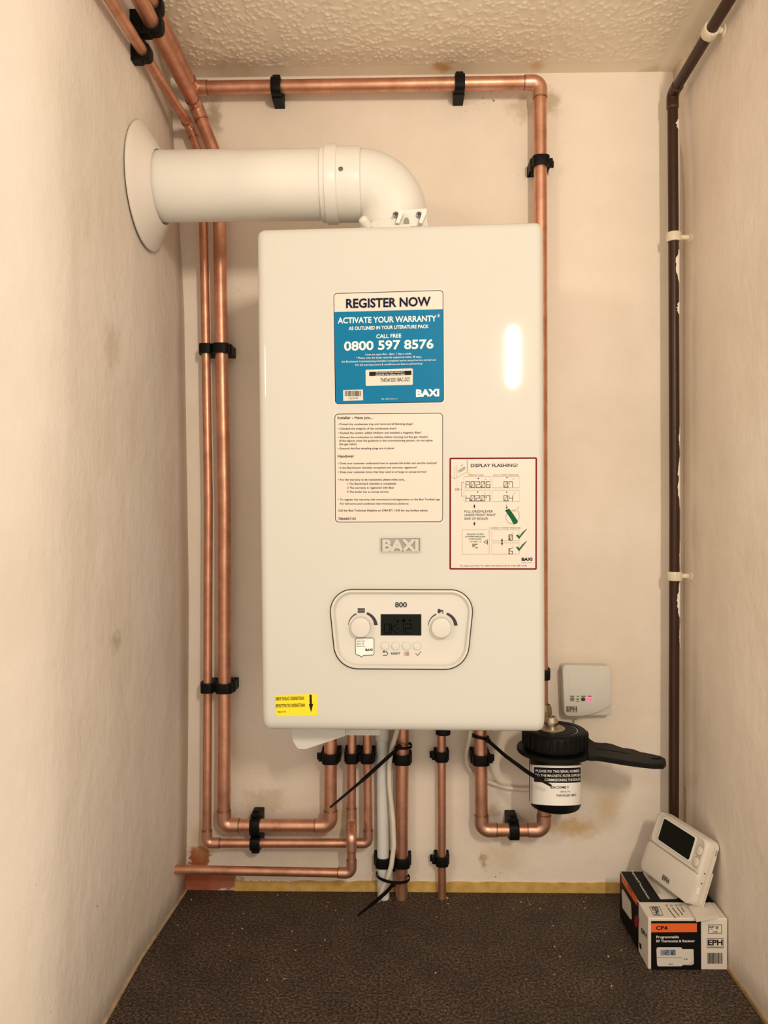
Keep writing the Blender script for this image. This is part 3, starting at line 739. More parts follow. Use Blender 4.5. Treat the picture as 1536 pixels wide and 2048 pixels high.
pD = pipe('copper_pipe', 'lowest copper pipe coming out of the left wall and rising in front of another', 'pipe',
     [[Vector((xL(.04, -.05) - .004, -.055, W(358, 1739, .055).z)), W(703, 1746, .068)], w_((703, 1746, .068), (703, 1675, .068)), w_((703, 1675, .068), (703, 1642, .040)), w_((703, 1642, .040), (704, 1440, .040))], .0075)
def to_floor(px, py, off, pxb):
    a = W(px, py, off); b = W(pxb, 1790, off); b.z = 0.0; return [a, b]
pE = pipe('copper_pipe', 'thick upright copper pipe from the boiler to the floor beside the white waste pipe', 'pipe', [to_floor(805, 1440, .021, 803)], .011)
pF = pipe('copper_pipe', 'thin upright copper pipe standing alone under the middle of the boiler', 'pipe', [to_floor(883, 1440, .020, 884)], .0075)
pH = pipe('copper_pipe', 'short U-shaped copper pipe linking the boiler to the black filter', 'pipe',
     [w_((961, 1440, O), (963, 1660, O)), w_((963, 1660, O), (1088, 1660, .05)), w_((1088, 1660, .05), (1088, 1600, .05))], .011)
wp = thing('waste_pipe', to_floor(764, 1440, .022, 767)[1], 'white plastic waste pipe dropping from the boiler to the floor', 'pipe')
q = to_floor(764, 1440, .022, 767)
G().tube(q, .0105, 28).build('tube', PIPEW, wp, True, 40)
G().tube([W(764, 1440, .022), W(764, 1478, .022), W(764, 1481, .022)], [.0128, .0128, .0108], 28).build('socket', PIPEW, wp, True, 40)

# brown painted pipe on the right
xI = W(1346, 900, .045).x
rI = .0086
ctop = W(1345, 188, .045); ntop = WX(1452, 10, ctop.x); dI = (ntop - ctop); nI = ctop + dI * ((-.95 + .045) / dI.y)
bI = W(1347, 1780, .045); bI.z = 0
pI = pipe('painted_pipe', 'dark brown painted pipe in the right corner with white paint splashes', 'pipe',
          [[nI, ctop], [ctop, W(1347, 475, .045), W(1349, 1000, .045), bI]], rI, BROWNP, BROWNP)
for px, y0, y1, wd, sd in ((1352, 240, 264, 8, 1), (1352, 497, 570, 9, 2), (1352, 603, 632, 8, 3), (1353, 850, 905, 5, 4), (1352, 908, 1025, 7, 5), (1353, 1080, 1150, 4, 8), (1352, 1160, 1240, 8, 6), (1353, 1245, 1300, 5, 7)):
    rd = random.Random(sd); n = 14; vs = []; fs = []
    for i in range(n + 1):
        t = i / n; c = W(1346 + 3 * min(1, (y0 + (y1 - y0) * t) / 1000), y0 + (y1 - y0) * t, .045)
        half = math.sin(PI * t) ** .45 * wd / 9 * rd.uniform(.75, 1.1)
        for k in range(5):
            a = math.radians(-2) - (1 - k / 4) * half * math.radians(92)   # angle from +x towards the viewer
            vs.append(c + Vector((math.cos(a), math.sin(a), 0)) * (rI + .0007 - (.0008 if k in (0, 4) or i in (0, n) else 0)))
    for i in range(n):
        for k in range(4): fs.append((i * 5 + k, i * 5 + k + 1, i * 5 + k + 6, i * 5 + k + 5))
    obj('paint_splash', vs, fs, SPLASH, pI, True)

# ------------------------------------------------------------------ pipe clips
def frame(ax, n):
    ax = Vector(ax).normalized(); n = (Vector(n) - ax * Vector(n).dot(ax)).normalized(); return ax, n, ax.cross(n)
def clip(c, ax, n, r, off, label, ear=1, wd=.0165, m=BLACK, group='black pipe clips'):
    """black hinged clip: base on the wall, strap round the pipe, latch at one side"""
    ax, n, t = frame(ax, n); c = Vector(c)
    e = thing('pipe_clip', c - n * off, label, 'pipe clip', group)
    P = lambda a, b, h: c + t * a + n * b + ax * h
    ro = r + .0038; k = 32; out = []; inn = []
    for i in range(k):
        th = 2 * PI * i / k; ct, sn = math.cos(th), math.sin(th)
        rad = 1 / (abs(ct) ** 3.2 + abs(sn) ** 3.2) ** (1 / 3.2)
        out.append((ct * rad * ro, sn * rad * ro)); inn.append((ct * (r + .0004), sn * (r + .0004)))
    hw = wd / 2
    g = G(); L = [[P(a, b, h) for a, b in q] for q, h in ((inn, -hw), ([(x * .985, y * .985) for x, y in out], -hw), (out, -hw + .001), (out, hw - .001), ([(x * .985, y * .985) for x, y in out], hw), (inn, hw))]
    g.loft(L + [L[0]], False, False).build('strap', m, e, True, 40)
    M = Matrix((t, n, ax)).transposed()
    d = off - r * .2
    g = G().box(P(0, -(off - d / 2) + .0, 0), (2 * r + .0085, d * .98, wd * 1.12), M, .0012, 1)
    # hollow for the pipe: two cheeks only
    g = G()
    for sgn in (-1, 1): g.box(P(sgn * (r + .0035), -(off + r * .1) / 2 - r * .1, 0), (.0045, off - r * .1 - .0004, wd * 1.1), M, .0010, 1)
    g.box(P(0, -(off + r + .002) / 2, 0), (2 * r + .010, max(.004, off - r - .0025), wd * 1.1), M, .001, 1)
    g.build('base', m, e)
    G().box(P(ear * (r + .0068), -.002, 0), (.0058, .011, wd * .8), M, .0012, 1).box(P(ear * (r + .0105), -.0075, 0), (.005, .005, wd * .7), M, .001, 1).build('latch', m, e)
    return e
UP = Vector((0, 0, 1)); FR = Vector((0, -1, 0)); RT_ = Vector((1, 0, 0))
r22, r15 = .011, .0075
clip(W(553, 175, O), RT_, FR, r22, O, 'black clip on the top copper pipe, nearest the left corner', -1)
clip(W(919, 168.5, O), RT_, FR, r22, O, 'black clip on the top copper pipe, nearest its right-hand elbow', -1)
clip(W(1081, 325, O), UP, FR, r22, O, 'black clip on the copper pipe going down right of the white flue', 1)
clip(W(443, 698, O), UP, FR, r22, O, 'black clip on the thick left pipe, level with the blue sticker', -1)
clip(W(412.3, 698, O), UP, FR, r15, O, 'black clip on the thin left pipe, level with the blue sticker', 1)
clip(W(449.5, 1375, O), UP, FR, r22, O, 'black clip on the thick left pipe, level with the yellow sticker', -1)
clip(W(415.3, 1375, O), UP, FR, r15, O, 'black clip on the thin left pipe, level with the yellow sticker', 1)
clip(W(661, 1515, O), UP, FR, r22, O, 'black clip just below the boiler on the leftmost thick riser', -1)
clip(W(703.6, 1515, .040), UP, FR, r15, .040, 'black clip just below the boiler on the left one of two thin risers', 1)
clip(W(734.8, 1515, O), UP, FR, r15, O, 'black clip just below the boiler on the thin riser beside the white waste pipe', -1)
clip(W(804.8, 1517, .021), UP, FR, r22, .021, 'black clip just below the boiler on the thick pipe beside the white cable', -1)
clip(W(883.2, 1512, .020), UP, FR, r15, .020, 'upper black clip on the thin lone upright pipe', -1)
clip(W(961.5, 1518, O), UP, FR, r22, O, 'black clip just below the boiler on the U-shaped pipe', 1)
clip(W(511, 1651, O), RT_, FR, r22, O, 'black clip on the thick horizontal pipe under the boiler', -1)
clip(W(511, 1686, O), RT_, FR, r15, O, 'black clip on the thin horizontal pipe, under the clip of the thick one', 1)
clip(W(766.5, 1722, .022), UP, FR, .0106, .022, 'black clip holding the white waste pipe near the floor', 1)
clip(W(803.5, 1722, .021), UP, FR, r22, .021, 'lower black clip on the thick pipe next to the white waste pipe', -1)
clip(W(883.8, 1720, .020), UP, FR, r15, .020, 'lower black clip on the thin lone upright pipe', -1)
clip(W(1027, 1660, .0441), RT_, FR, r22, .0441, 'black clip on the bottom of the U-shaped pipe left of the filter', -1)
clip(W(1082, 1348, O), UP, FR, r22, O, 'black clip half hidden by the boiler, left of the white receiver', -1)
def wallclip(cpt, near, r, px, label, t_):
    p = cpt + (near - cpt) * t_
    off = p.x - xL(p.z, p.y)
    clip(p, near - cpt, RT_, r, off, label, 1)
def t_at(a, b, px, py):
    return min((abs((lambda q: 768 + FPX * q.x / q.y)(CM.transposed() @ (a + (b - a) * (i / 400) - CP)) - px), i / 400) for i in range(400))[1]
wallclip(cB, nB, r15, 0, 'black clip on the lowest of the three pipes on the left wall', t_at(cB, nB, 287, 94))
wallclip(cA, nA, r22, 0, 'black clip on the middle one of three pipes on the left wall', t_at(cA, nA, 306, 60))
wallclip(cC, nC, r22, 0, 'black clip on the pipe nearest the ceiling on the left wall', t_at(cC, nC, 306, 12))

def stem_clip(c, ax, r, label):
    """cream ring clip held off the right wall by a stem with a round foot"""
    c = Vector(c); ax = Vector(ax).normalized(); xw = xR(c.z, c.y)
    e = thing('ring_clip', Vector((xw, c.y, c.z)), label, 'pipe clip', 'cream clips on the brown pipe')
    hw = .0075
    G().lathe([(r + .0003, -hw), (r + .0032, -hw), (r + .0036, -hw + .001), (r + .0036, hw - .001), (r + .0032, hw), (r + .0003, hw), (r + .0003, -hw)], c, ax, 32).build('ring', CLIPW, e, True, 40)
    s = Vector((1, 0, 0)); s = (s - ax * s.dot(ax)).normalized()
    a = c + s * (r + .002); b = Vector((xw - .0003, c.y, c.z))
    G().tube([a, a + (b - a) * .75], .0042, 12).build('stem', CLIPW, e, True, 40)
    G().tube([a + (b - a) * .72, a + (b - a) * .8, b], [.005, .0085, .0095], 20).build('foot', CLIPW, e, True, 40)
    n = ax.cross(s).normalized()
    if n.y > 0: n = -n
    G().box(c + n * (r + .0035), (.0012, .0022, hw * 1.9), Matrix((s, n, ax)).transposed()).build('seam', CLIPW, e)
tI = t_at(ctop, nI, 1421, 70)
stem_clip(ctop + (nI - ctop) * tI, nI - ctop, rI, 'cream ring clip on the sloping-looking upper length of the brown pipe near the ceiling')
stem_clip(W(1347, 475, .045), UP, rI, 'cream ring clip on the upright brown pipe, level with the top of the boiler')
stem_clip(W(1349, 1152, .045), UP, rI, 'cream ring clip on the upright brown pipe, level with the boiler dials')

# ================================================================== cables and ties
def wire(name, label, pts, r, m, cat):
    q = fillet(pts, .05, 5); low = min(q, key=lambda p: p.z)
    return tag(obj(name, *(lambda g: (g.v, g.f))(G().tube(q, r, 12)), m, None, True), label, cat)
wire('white_cable', 'white cable running down between waste pipe and copper pipe to the floor',
     w_((797, 1450, .05), (791, 1472, .043), (784, 1495, .042), (778, 1530, .042), (779, 1575, .042), (786, 1640, .043), (788, 1690, .045), (783, 1730, .046), (776, 1755, .044), (766, 1775, .041)) + [Vector((W(757, 1790, .04).x, -.039, .003))], .0042, CABLE, 'cable')
wire('white_cable', 'white cable curving behind the U-shaped pipe and black filter to the receiver',
     w_((942, 1450, .05), (939, 1478, .04), (932, 1505, .03), (934, 1530, .02), (948, 1550, .012), (975, 1563, .010), (1010, 1575, .0085), (1055, 1580, .0085), (1110, 1560, .008), (1145, 1500, .008), (1152, 1440, .008)), .0036, CABLE, 'cable')
def tie(label, ring_c, rx, ry, tilt, tail, head, group='black cable ties'):
    e = thing('cable_tie', ring_c, label, 'cable tie', group)
    pts = [ring_c + Vector((rx * math.cos(a), ry * math.sin(a), tilt * math.cos(a) + tilt * .7 * math.sin(a))) for a in [2 * PI * k / 32 for k in range(33)]]
    def ribbon(path, w, th, name, taper=False):
        path = [Vector(p) for p in path]; L = []
        for i, p in enumerate(path):
            d = (path[min(i + 1, len(path) - 1)] - path[max(0, i - 1)]).normalized()
            upv = Vector((0, 0, 1)); sd = (upv - d * upv.dot(d)).normalized(); nn = d.cross(sd)
            k = 1 - .55 * max(0, (i / (len(path) - 1) - .9) / .1) if taper else 1
            L.append([p + sd * w / 2 * k + nn * th / 2, p - sd * w / 2 * k + nn * th / 2, p - sd * w / 2 * k - nn * th / 2, p + sd * w / 2 * k - nn * th / 2])
        G().loft(L).build(name, BLACK, e)
    ribbon(pts, .0046, .0014, 'loop')
    G().box(head, (.0075, .006, .0075), Matrix.Rotation(.5, 3, 'Y'), .001, 1).build('head', BLACK, e)
    ribbon(fillet([head] + tail, .06, 8), .0058, .0024, 'tail', True)
c = W(803, 1490, .026)
tie('black cable tie with its tail pointing down to the left, just below the boiler', c, .0180, .0200, -.001, w_((783, 1508, .060), (728, 1558, .085), (660, 1615, .10)), W(799, 1494, .0485))
c = W(786, 1752, .028)
tie('black cable tie near the floor around waste pipe, cable and copper pipe', c, .0290, .0270, -.0035, [W(772, 1785, .066), W(745, 1808, .080), WZ(715, 1831, .004)], W(787, 1768, .057))
c = W(961.3, 1473, .038)
tie('black cable tie hanging from the U-shaped pipe across the filter label', c,   .0142, .0142, -.002, w_((1010, 1511, .10), (1060, 1548, .165), (1103, 1572, .175)), W(976, 1481, .058))

# ================================================================== flue
FO = .207
fz = W(560, 371, FO)
ax_l = Vector((xL(1.16, -FO) + .012, -FO, fz.z))
xe0, xe1, xv = W(650, 371, FO - .0).x, W(722, 371, FO).x, W(787, 371, FO).x
flue = thing('flue', Vector((xv, -FO, BC.z + .36)), 'white round flue pipe turning from the boiler top into the left wall', 'flue')
G().tube([ax_l, Vector((xe0 + .02, -FO, fz.z))], .0500, 64, False).build('flue_pipe', FLUEW, flue, True, 40)
zf = fz.z
prof = [(.0502, xe0 - .004), (.0530, xe0 - .004), (.0530, xe0 + .002), (.0556, xe0 + .003), (.0556, xe0 + .018), (.0548, xe0 + .0195), (.0530, xe0 + .020), (.0530, xe1 - .003), (.0522, xe1), (.0500, xe1 + .001)]
G().lathe(prof, (0, -FO, zf), (1, 0, 0), 64).build('socket', FLUEW, flue, True, 35)
xs0 = xv - .0500
path = [Vector((xe1 - .004, -FO, zf))] + [Vector((xs0 + .0505 * math.sin(a), -FO, zf - .0505 + .0505 * math.cos(a))) for a in [PI / 2 * k / 20 for k in range(21)]] + [Vector((xv, -FO, BC.z + .3535))]
G().tube(path, .0496, 64, False).build('elbow', FLUEW, flue, True, 60)
zt = BC.z + .3545
G().lathe([(.0500, zt + .018), (.0545, zt + .016), (.0560, zt + .004), (.066, zt + .003), (.066, zt - .002)], (xv, -FO, 0), (0, 0, 1), 64).build('base_flange', FLUEW, flue, True, 40)
cpt = W(681.5, 338, FO + .052)
G().lathe([(.0042, 0), (.0042, .0012), (.003, .0026), (.0001, .003)], cpt + Vector((0, .0012, 0)), (0, -1, .25), 20).build('screw', STEEL, flue, True, 30)
c0 = W(727, 441, FO + .05)
G().lathe([(.0065, -.012), (.0068, 0), (.0062, .003), (.0045, .0045), (.0001, .005)], c0, (-.4, -.5, .45), 24).build('sampling_cap', FLUEW, flue, True, 40)
# white flange clamp with two screw lugs at the foot of the elbow
q = [(787, 421), (853, 417), (855, 452), (787, 452)]
G().prism([W(a, b, FO + .056) for a, b in q], (0, .005, 0)).build('clamp_plate', FLUEW, flue)
q = [W(813 + 6 * math.cos(a), 448 - 13 * abs(math.sin(a)) ** .7, FO + .0563) for a in [PI * k / 12 for k in range(13)]]
G().prism(q, (0, .001, 0)).build('clamp_slot', mat('slot_shadow', (.30, .28, .25, 1), .6), flue)
for x0 in (790, 836):
    q = [(x0 + 2, 445), (x0 + 8, 447), (x0 + 17, 425), (x0 + 14, 418), (x0 + 9, 421)]
    G().prism([W(a, b, FO + .070) for a, b in q], (0, .012, 0)).build('clamp_lug', FLUEW, flue)
    G().lathe([(.0040, 0), (.0040, .002), (.0018, .003), (.0001, .001)], W(x0 + 2, 430, FO + .058), (0, -1, 0), 16).build('screw', STEEL, flue, True, 30)
# wall seal
xw = xL(1.16, -FO)
cs = Vector((xw + .003, -FO - .002, zf - .002))
G().lathe([(.0505, -.003), (.0512, .019), (.0525, .0225), (.0540, .023), (.0560, .022), (.068, .0150), (.082, .0060), (.0885, .0028), (.0900, .0014), (.0896, -.0010)], cs, (1, 0, 0), 72).build('_', SEALW, None, True, 50).name = 'flue_wall_seal'
tag(bpy.data.objects['flue_wall_seal'], 'white cone-shaped seal where the flue enters the left wall', 'flue seal')

# ================================================================== magnetic filter and spanner
FOF = .108
fcx = 1110; cb = W(fcx, 1560, FOF); FRAD = .0415
zb = W(fcx, 1612, FOF).z; ztop = W(fcx, 1490, FOF).z; zlid = W(fcx, 1457, FOF).z
filt = thing('magnetic_filter', Vector((cb.x, cb.y, zb)), 'black cylindrical magnetic filter with white serial label and ribbed lid', 'filter')
A0 = Vector((cb.x, cb.y, 0))
G().lathe([(.0001, zb), (.034, zb), (.0395, zb + .003), (FRAD, zb + .008), (FRAD, ztop - .012), (FRAD + .003, ztop - .010), (FRAD + .003, ztop)], A0, (0, 0, 1), 64).build('body', BLACKG, filt, True, 35)
lid = G().lathe([(FRAD, ztop - .002), (.0505, ztop - .001), (.0515, ztop + .002), (.0515, zlid - .006), (.0495, zlid - .002), (.0465, zlid), (.0375, zlid), (.0365, zlid - .0012), (.0345, zlid - .0012), (.0335, zlid), (.0001, zlid)], A0, (0, 0, 1), 72).build('lid', BLACK, filt, True, 35)
for k in range(30):
    a = 2 * PI * k / 30
    G().box(A0 + Vector((.0515 * math.cos(a), .0515 * math.sin(a), (ztop + zlid) / 2 - .001)), (.0028, .0045, (zlid - ztop) * .78), Matrix.Rotation(a, 3, 'Z'), .0008, 1).build('rib', BLACK, lid)
G().lathe([(.0362, zlid - .0010), (.0348, zlid - .0010)], A0, (0, 0, 1), 64).build('sealing_line', CARDGREY, lid)
vc = Vector((W(1103, 1457, FOF).x, cb.y, 0))
G().lathe([(.0215, zlid), (.0215, zlid + .0015), (.0205, zlid + .0022), (.0100, zlid + .0022)], vc, (0, 0, 1), 48).build('washer', mat('washer_tan', (.45, .38, .27, 1), .4, .6), filt, True, 35)
G().lathe([(.0112, zlid + .002), (.0112, zlid + .004), (.0100, zlid + .0045), (.0100, zlid + .009), (.0106, zlid + .0095), (.0106, zlid + .0115), (.0098, zlid + .012), (.0085, zlid + .0185), (.0070, zlid + .0195), (.0060, zlid + .0195), (.0055, zlid + .014), (.0001, zlid + .014)], vc, (0, 0, 1), 40).build('bleed_valve', BRASS, filt, True, 35)
bf0 = W(1086, 1440, O); bf1 = W(1086, 1408, O)
G().lathe([(.0150, -.01), (.0150, bf1.z - bf0.z - .010), (.0138, bf1.z - bf0.z - .004), (.0120, bf1.z - bf0.z)], bf0, (0, 0, 1), 6).build('pipe_union', BRASSD, filt)
G().box(A0 + Vector((-.012, .045, ztop - .032)), (.034, .06, .026), None, .004).build('inlet_block', BLACK, filt)
G().box((W(1088, 1600, .055).x, (cb.y - .05) / 2 - .01, zb + .02), (.026, .07, .03), None, .004).build('outlet_block', BLACK, filt)
def cyl(px, py, h):
    sx = max(-.985, min(.985, (px - fcx) / 51.5)); th = math.asin(sx)
    z = W(fcx, py - 15 * math.cos(th), FOF).z + .0035
    return A0 + Vector((math.sin(th) * (FRAD + h), -math.cos(th) * (FRAD + h), z))
zc = Zm(920, 1300, 3.572)
def band(x0, x1, y0, y1, h, name, m, parent, n=24):
    vs = []; fs = []
    for i in range(n + 1):
        for y in (y0, y1): vs.append(cyl(x0 + (x1 - x0) * i / n, y, h))
    for i in range(n): fs.append((2 * i, 2 * i + 1, 2 * i + 3, 2 * i + 2))
    return obj(name, vs, fs, m, parent, True)
lab = band(1059, 1161, 1533, 1610, .0003, 'serial_label', PRINTW, filt)
band(1064, 1155, 1537, 1566, .0005, 'label_band', INK, lab)
Print(cyl, zc, .0007).T('PLEASE FIX THIS SERIAL NUMBER', 524, 825, 880, 878, 18, .012).T('TO THE MAGNETIC FILTER SUPPLIED', 520, 832, 910, 908, 18, .012).T('COMMISSIONING THE BOILER', 575, 832, 939, 937, 18, .012).build('lettering', PRINTW, lab)
Print(cyl, zc, .0006).T('824 COMBI 2', 612, 735, 990, 988, 17, .02).T('SERIAL No', 675, 748, 1017, 1015, 12).T('TNF241520118AC', 648, 795, 1045, 1043, 16, .016).build('lettering', INK, lab)

# spanner: a flat black wrench left sitting round the filter under its lid
zs = ztop - .0035
up_ = [(1172, 1470), (1175, 1473), (1179, 1479), (1188, 1485), (1200, 1487), (1212, 1487), (1224, 1489), (1234, 1493), (1246, 1497), (1256, 1498), (1268, 1500), (1280, 1505), (1292, 1507), (1306, 1510), (1320, 1513), (1329, 1518), (1331, 1524)]
dn_ = [(1326, 1529), (1308, 1529), (1280, 1526), (1250, 1522), (1220, 1517), (1195, 1513), (1178, 1513)]
def flat2(pts): return [WZ(a, b, zs) for a, b in pts]
def solid_outline(name, loops, z, th, m, parent=None):
    cu = bpy.data.curves.new(name, 'CURVE'); cu.dimensions = '2D'; cu.fill_mode = 'BOTH'; cu.extrude = th / 2; cu.bevel_depth = .0008; cu.bevel_resolution = 1
    for lp in loops:
        sp = cu.splines.new('POLY'); sp.points.add(len(lp) - 1); sp.use_cyclic_u = True
        for i, p in enumerate(lp): sp.points[i].co = (p.x, p.y, 0, 1)
    o = bpy.data.objects.new(name, cu); COL.objects.link(o); bpy.context.view_layer.update()
    e = o.evaluated_get(bpy.context.evaluated_depsgraph_get()); me = e.to_mesh()
    vs = [v.co + Vector((0, 0, z)) for v in me.vertices]; fs = [tuple(p.vertices) for p in me.polygons]; e.to_mesh_clear()
    bpy.data.objects.remove(o); bpy.data.curves.remove(cu)
    return vs, fs
hole = [WZ(1313, 1518.5, zs) + Vector((.009 * math.cos(a), .0045 * math.sin(a), 0)) for a in [PI / 3 * k for k in range(6)]]
slot = flat2([(1190, 1497.5), (1225, 1502), (1262, 1509), (1262, 1510.3), (1225, 1504), (1190, 1499.5)])
sp = thing('spanner', Vector((A0.x, A0.y, zs - .006)), 'black plastic spanner with wavy handle left on the filter, pointing right', 'spanner')
vs, fs = solid_outline('handle', [flat2(up_ + dn_), hole, slot], zs - .003, .0064, BLACK)
obj('handle', vs, fs, BLACK, sp)
G().lathe([(FRAD + .0034, zs - .0068), (.0600, zs - .0068), (.0612, zs - .0055), (.0612, zs - .0012), (.0600, zs), (FRAD + .0034, zs), (FRAD + .0034, zs - .0068)], A0, (0, 0, 1), 64).build('ring', BLACK, sp, True, 40)

# ================================================================== wireless receiver on the wall
rc = thing('receiver', W(1170, 1435, .0), 'small white square receiver on the wall with a glowing pink light', 'receiver')
zr = Zm(920, 1300, 3.572)
def slab(pts, r, o0, o1, name, m, parent, soft=.0):
    q = rpoly(pts, r); a = [W(*zr(*p), o1) for p in q]
    g = G(); c_ = sum(a, Vector()) / len(a)
    def lay(off, k): return [Vector((c_.x + (p.x - c_.x) * k, -off, c_.z + (p.z - c_.z) * k)) for p in a]
    L = [lay(o0, 1.0), lay(o1 - .004, 1.0), lay(o1 - .0015, .99), lay(o1 - .0004, .975), lay(o1, .95)]
    return g.loft(L).build(name, m, parent, True, 50)
slab([(728, 112), (1084, 116), (1084, 470), (745, 476)], [30, 30, 28, 30], 0, .024, 'back_plate', PANELW, rc)
slab([(728, 106), (1084, 114), (1084, 392), (1010, 438), (930, 466), (850, 476), (744, 474)], [34, 34, 14, 60, 80, 60, 30], .024, .031, 'cover', PANELW, rc)
RF = Face((0, -.031, 0), (0, -1, 0))
Print(RF.at, zr, .0003).disc((802, 352), 17, ry=15).disc((841, 352), 9).build('button', BTNGREY, rc)
Print(RF.at, zr, .0003).disc((880, 352), 16, ry=14).build('indicator_light', LEDOFF, rc)
g = G().lathe([(.0042, 0), (.0040, .0008), (.0028, .0016), (.0001, .0019)], RF.at(*zr(926, 350), -.0003), (0, -1, 0), 24).build('indicator_light', LEDPINK, rc, True)
g['label'] = 'glowing pink indicator light'
Print(RF.at, zr, .0003).poly([(757, 400), (838, 400), (838, 447), (757, 447)]).build('badge', BADGE, rc)
t = Print(RF.at, zr, .0005).T('EPH', 762, 834, 439, 439, 36, .01)
for x0, x1 in ((786, 818), (834, 848), (864, 898), (916, 940)): t.rect(x0, 328, x1, 333)
t.rect(826, 366, 856, 369).build('lettering', INKGREY, rc)
Print(RF.at, zr, .0002).line([(776, 140), (776, 300)], 2).line([(960, 322), (1000, 305), (1046, 268)], 2).build('moulded_line', CARDPALE, rc)

# ================================================================== product box and thermostat
bx0, bx1, by0, by1, bh = .3685, .4845, -.2195, -.0786, .0762
box = thing('product_box', Vector(((bx0 + bx1) / 2, (by0 + by1) / 2, 0)), 'black, white and orange cardboard box standing in the right corner', 'box')
carton = G().box(((bx0 + bx1) / 2, (by0 + by1) / 2, bh / 2), (bx1 - bx0, by1 - by0, bh), None, .0010, 1).build('carton', CARDW, box)
FF = Face((0, by0, 0), (0, -1, 0)); FL = Face((bx0, 0, 0), (-1, 0, 0)); FT = Face((0, 0, bh), (0, 0, 1))
zb4 = Zm(1200, 1580, 4.375)
yw = FL.at(*zb4(338, 1180)).y        # where the white end begins on side and top
def quad3(name, pts, m): return obj(name, pts, [(0, 1, 2, 3)], m, box)
e_ = .0003
quad3('side_print', [Vector((bx0 - e_, by1 - .001, .001)), Vector((bx0 - e_, yw, .001)), Vector((bx0 - e_, yw, bh - .001)), Vector((bx0 - e_, by1 - .001, bh - .001))], CARDB)
quad3('top_print', [Vector((bx0 + .001, by1 - .001, bh + e_)), Vector((bx1 - .001, by1 - .001, bh + e_)), Vector((bx1 - .001, yw, bh + e_)), Vector((bx0 + .001, yw, bh + e_))], CARDB)
Print(FF.at, zb4, e_).poly([(447, 1146), (884, 1146), (886, 1576), (447, 1576)]).build('front_print', CARDB, box)
Print(FF.at, zb4, .0005).poly([(447, 1168), (848, 1166), (848, 1243), (447, 1245)]).build('orange_band', ORANGE, box)
Print(FF.at, zb4, .0007).T('CP4', 490, 590, 1224, 1223, 34, .03).build('lettering', INK, box)
Print(FF.at, zb4, .0006).T('Programmable', 493, 690, 1297, 1296, 23, .015).T('RF Thermostat & Receiver', 493, 830, 1333, 1331, 23, .015).build('lettering', PRINTW, box)
Print(FF.at, zb4, .0005).poly([(720, 1392), (818, 1392), (822, 1520), (800, 1533), (720, 1533)], 8).build('receiver_picture', CARDPALE, box)
Print(FF.at, zb4, .0006).poly([(493, 1376), (720, 1376), (726, 1542), (500, 1543)], 18).build('thermostat_picture', CARDPALE, box)
Print(FF.at, zb4, .0008).poly([(527, 1397), (662, 1396), (664, 1447), (529, 1448)]).build('picture_display', LCDBLUE, box)
t = Print(FF.at, zb4, .0010).seg('21.0', 576, 660, 1406, 1438, 5).T('EPH', 602, 634, 1531, 1531, 12, .01).line([(497, 1468), (722, 1468)], 2).disc((740, 1480), 5).disc((760, 1480), 6).line([(730, 1532), (790, 1525), (820, 1500)], 2).seg('11', 540, 572, 1410, 1436, 4)
t.build('lettering', INKGREY, box)
t = Print(FF.at, zb4, .0005).rect(947, 1178, 1066, 1258, w=4, r=6).T('ErP', 958, 999, 1208, 1208, 18, .02).T('V', 1010, 1038, 1218, 1218, 28, .03).T('+3%', 983, 1030, 1249, 1249, 15, .01).T('Class', 960, 988, 1222, 1222, 8)
t.rect(937, 1297, 1080, 1383, w=5).T('EPH', 944, 1073, 1358, 1358, 50, .03).T('CONTROLS', 946, 1072, 1377, 1377, 9).bars(940, 1078, 1425, 1520, 8, 30)
t.build('lettering', INK, box)
t = Print(FT.at, zb4, .0006)
t.line([(432, 1022), (520, 1018), (552, 1094), (472, 1099), (432, 1022)], 3).T('EPH', 452, 478, 1026, 1090, 50, .02, up=(52, -2))
for k, (xa, ya, xb, yb) in enumerate([(592, 1030, 660, 1118), (634, 1030, 692, 1100), (676, 1028, 724, 1092), (712, 1028, 738, 1066)]):
    t.line([(xa, ya), (xb, yb)], 5).rect(xa - 20, ya - 26, xa + 2, ya - 14, w=3)
t.build('lettering', INK, box)
Print(FT.at, zb4, .0006).T('Programmable RF Thermostat & Receiver', 272, 425, 708, 957, 16, .01, up=(15, -8)).build('lettering', PRINTW, box)
Print(FT.at, zb4, .0006).poly([(366, 712), (560, 706), (690, 952), (530, 957)], 14).build('thermostat_picture', CARDPALE, box)
Print(FT.at, zb4, .0008).poly([(400, 760), (440, 752), (540, 905), (500, 910)], 8).build('picture_display', CARDGREY, box)
Print(FL.at, zb4, .0006).poly([(188, 738), (324, 942), (326, 1016), (190, 800)]).build('orange_band', ORANGE, box)
Print(FL.at, zb4, .0006).poly([(188, 845), (270, 985), (280, 1152), (196, 1030)], 8).build('receiver_picture', CARDPALE, box)
Print(FL.at, zb4, .0006).disc((320, 1146), 20, ry=55).build('round_mark', PINKINK, box)
t = Print(FL.at, zb4, .0006).T('EPH', 360, 406, 1246, 1300, 46, .02, up=(0, -46)).poly([(344, 1330), (360, 1352), (360, 1400), (345, 1376)])
t.build('lettering', INK, box)
Print(FL.at, zb4, .0008).T('CP4', 240, 280, 850, 908, 26, .02).build('lettering', INK, box)

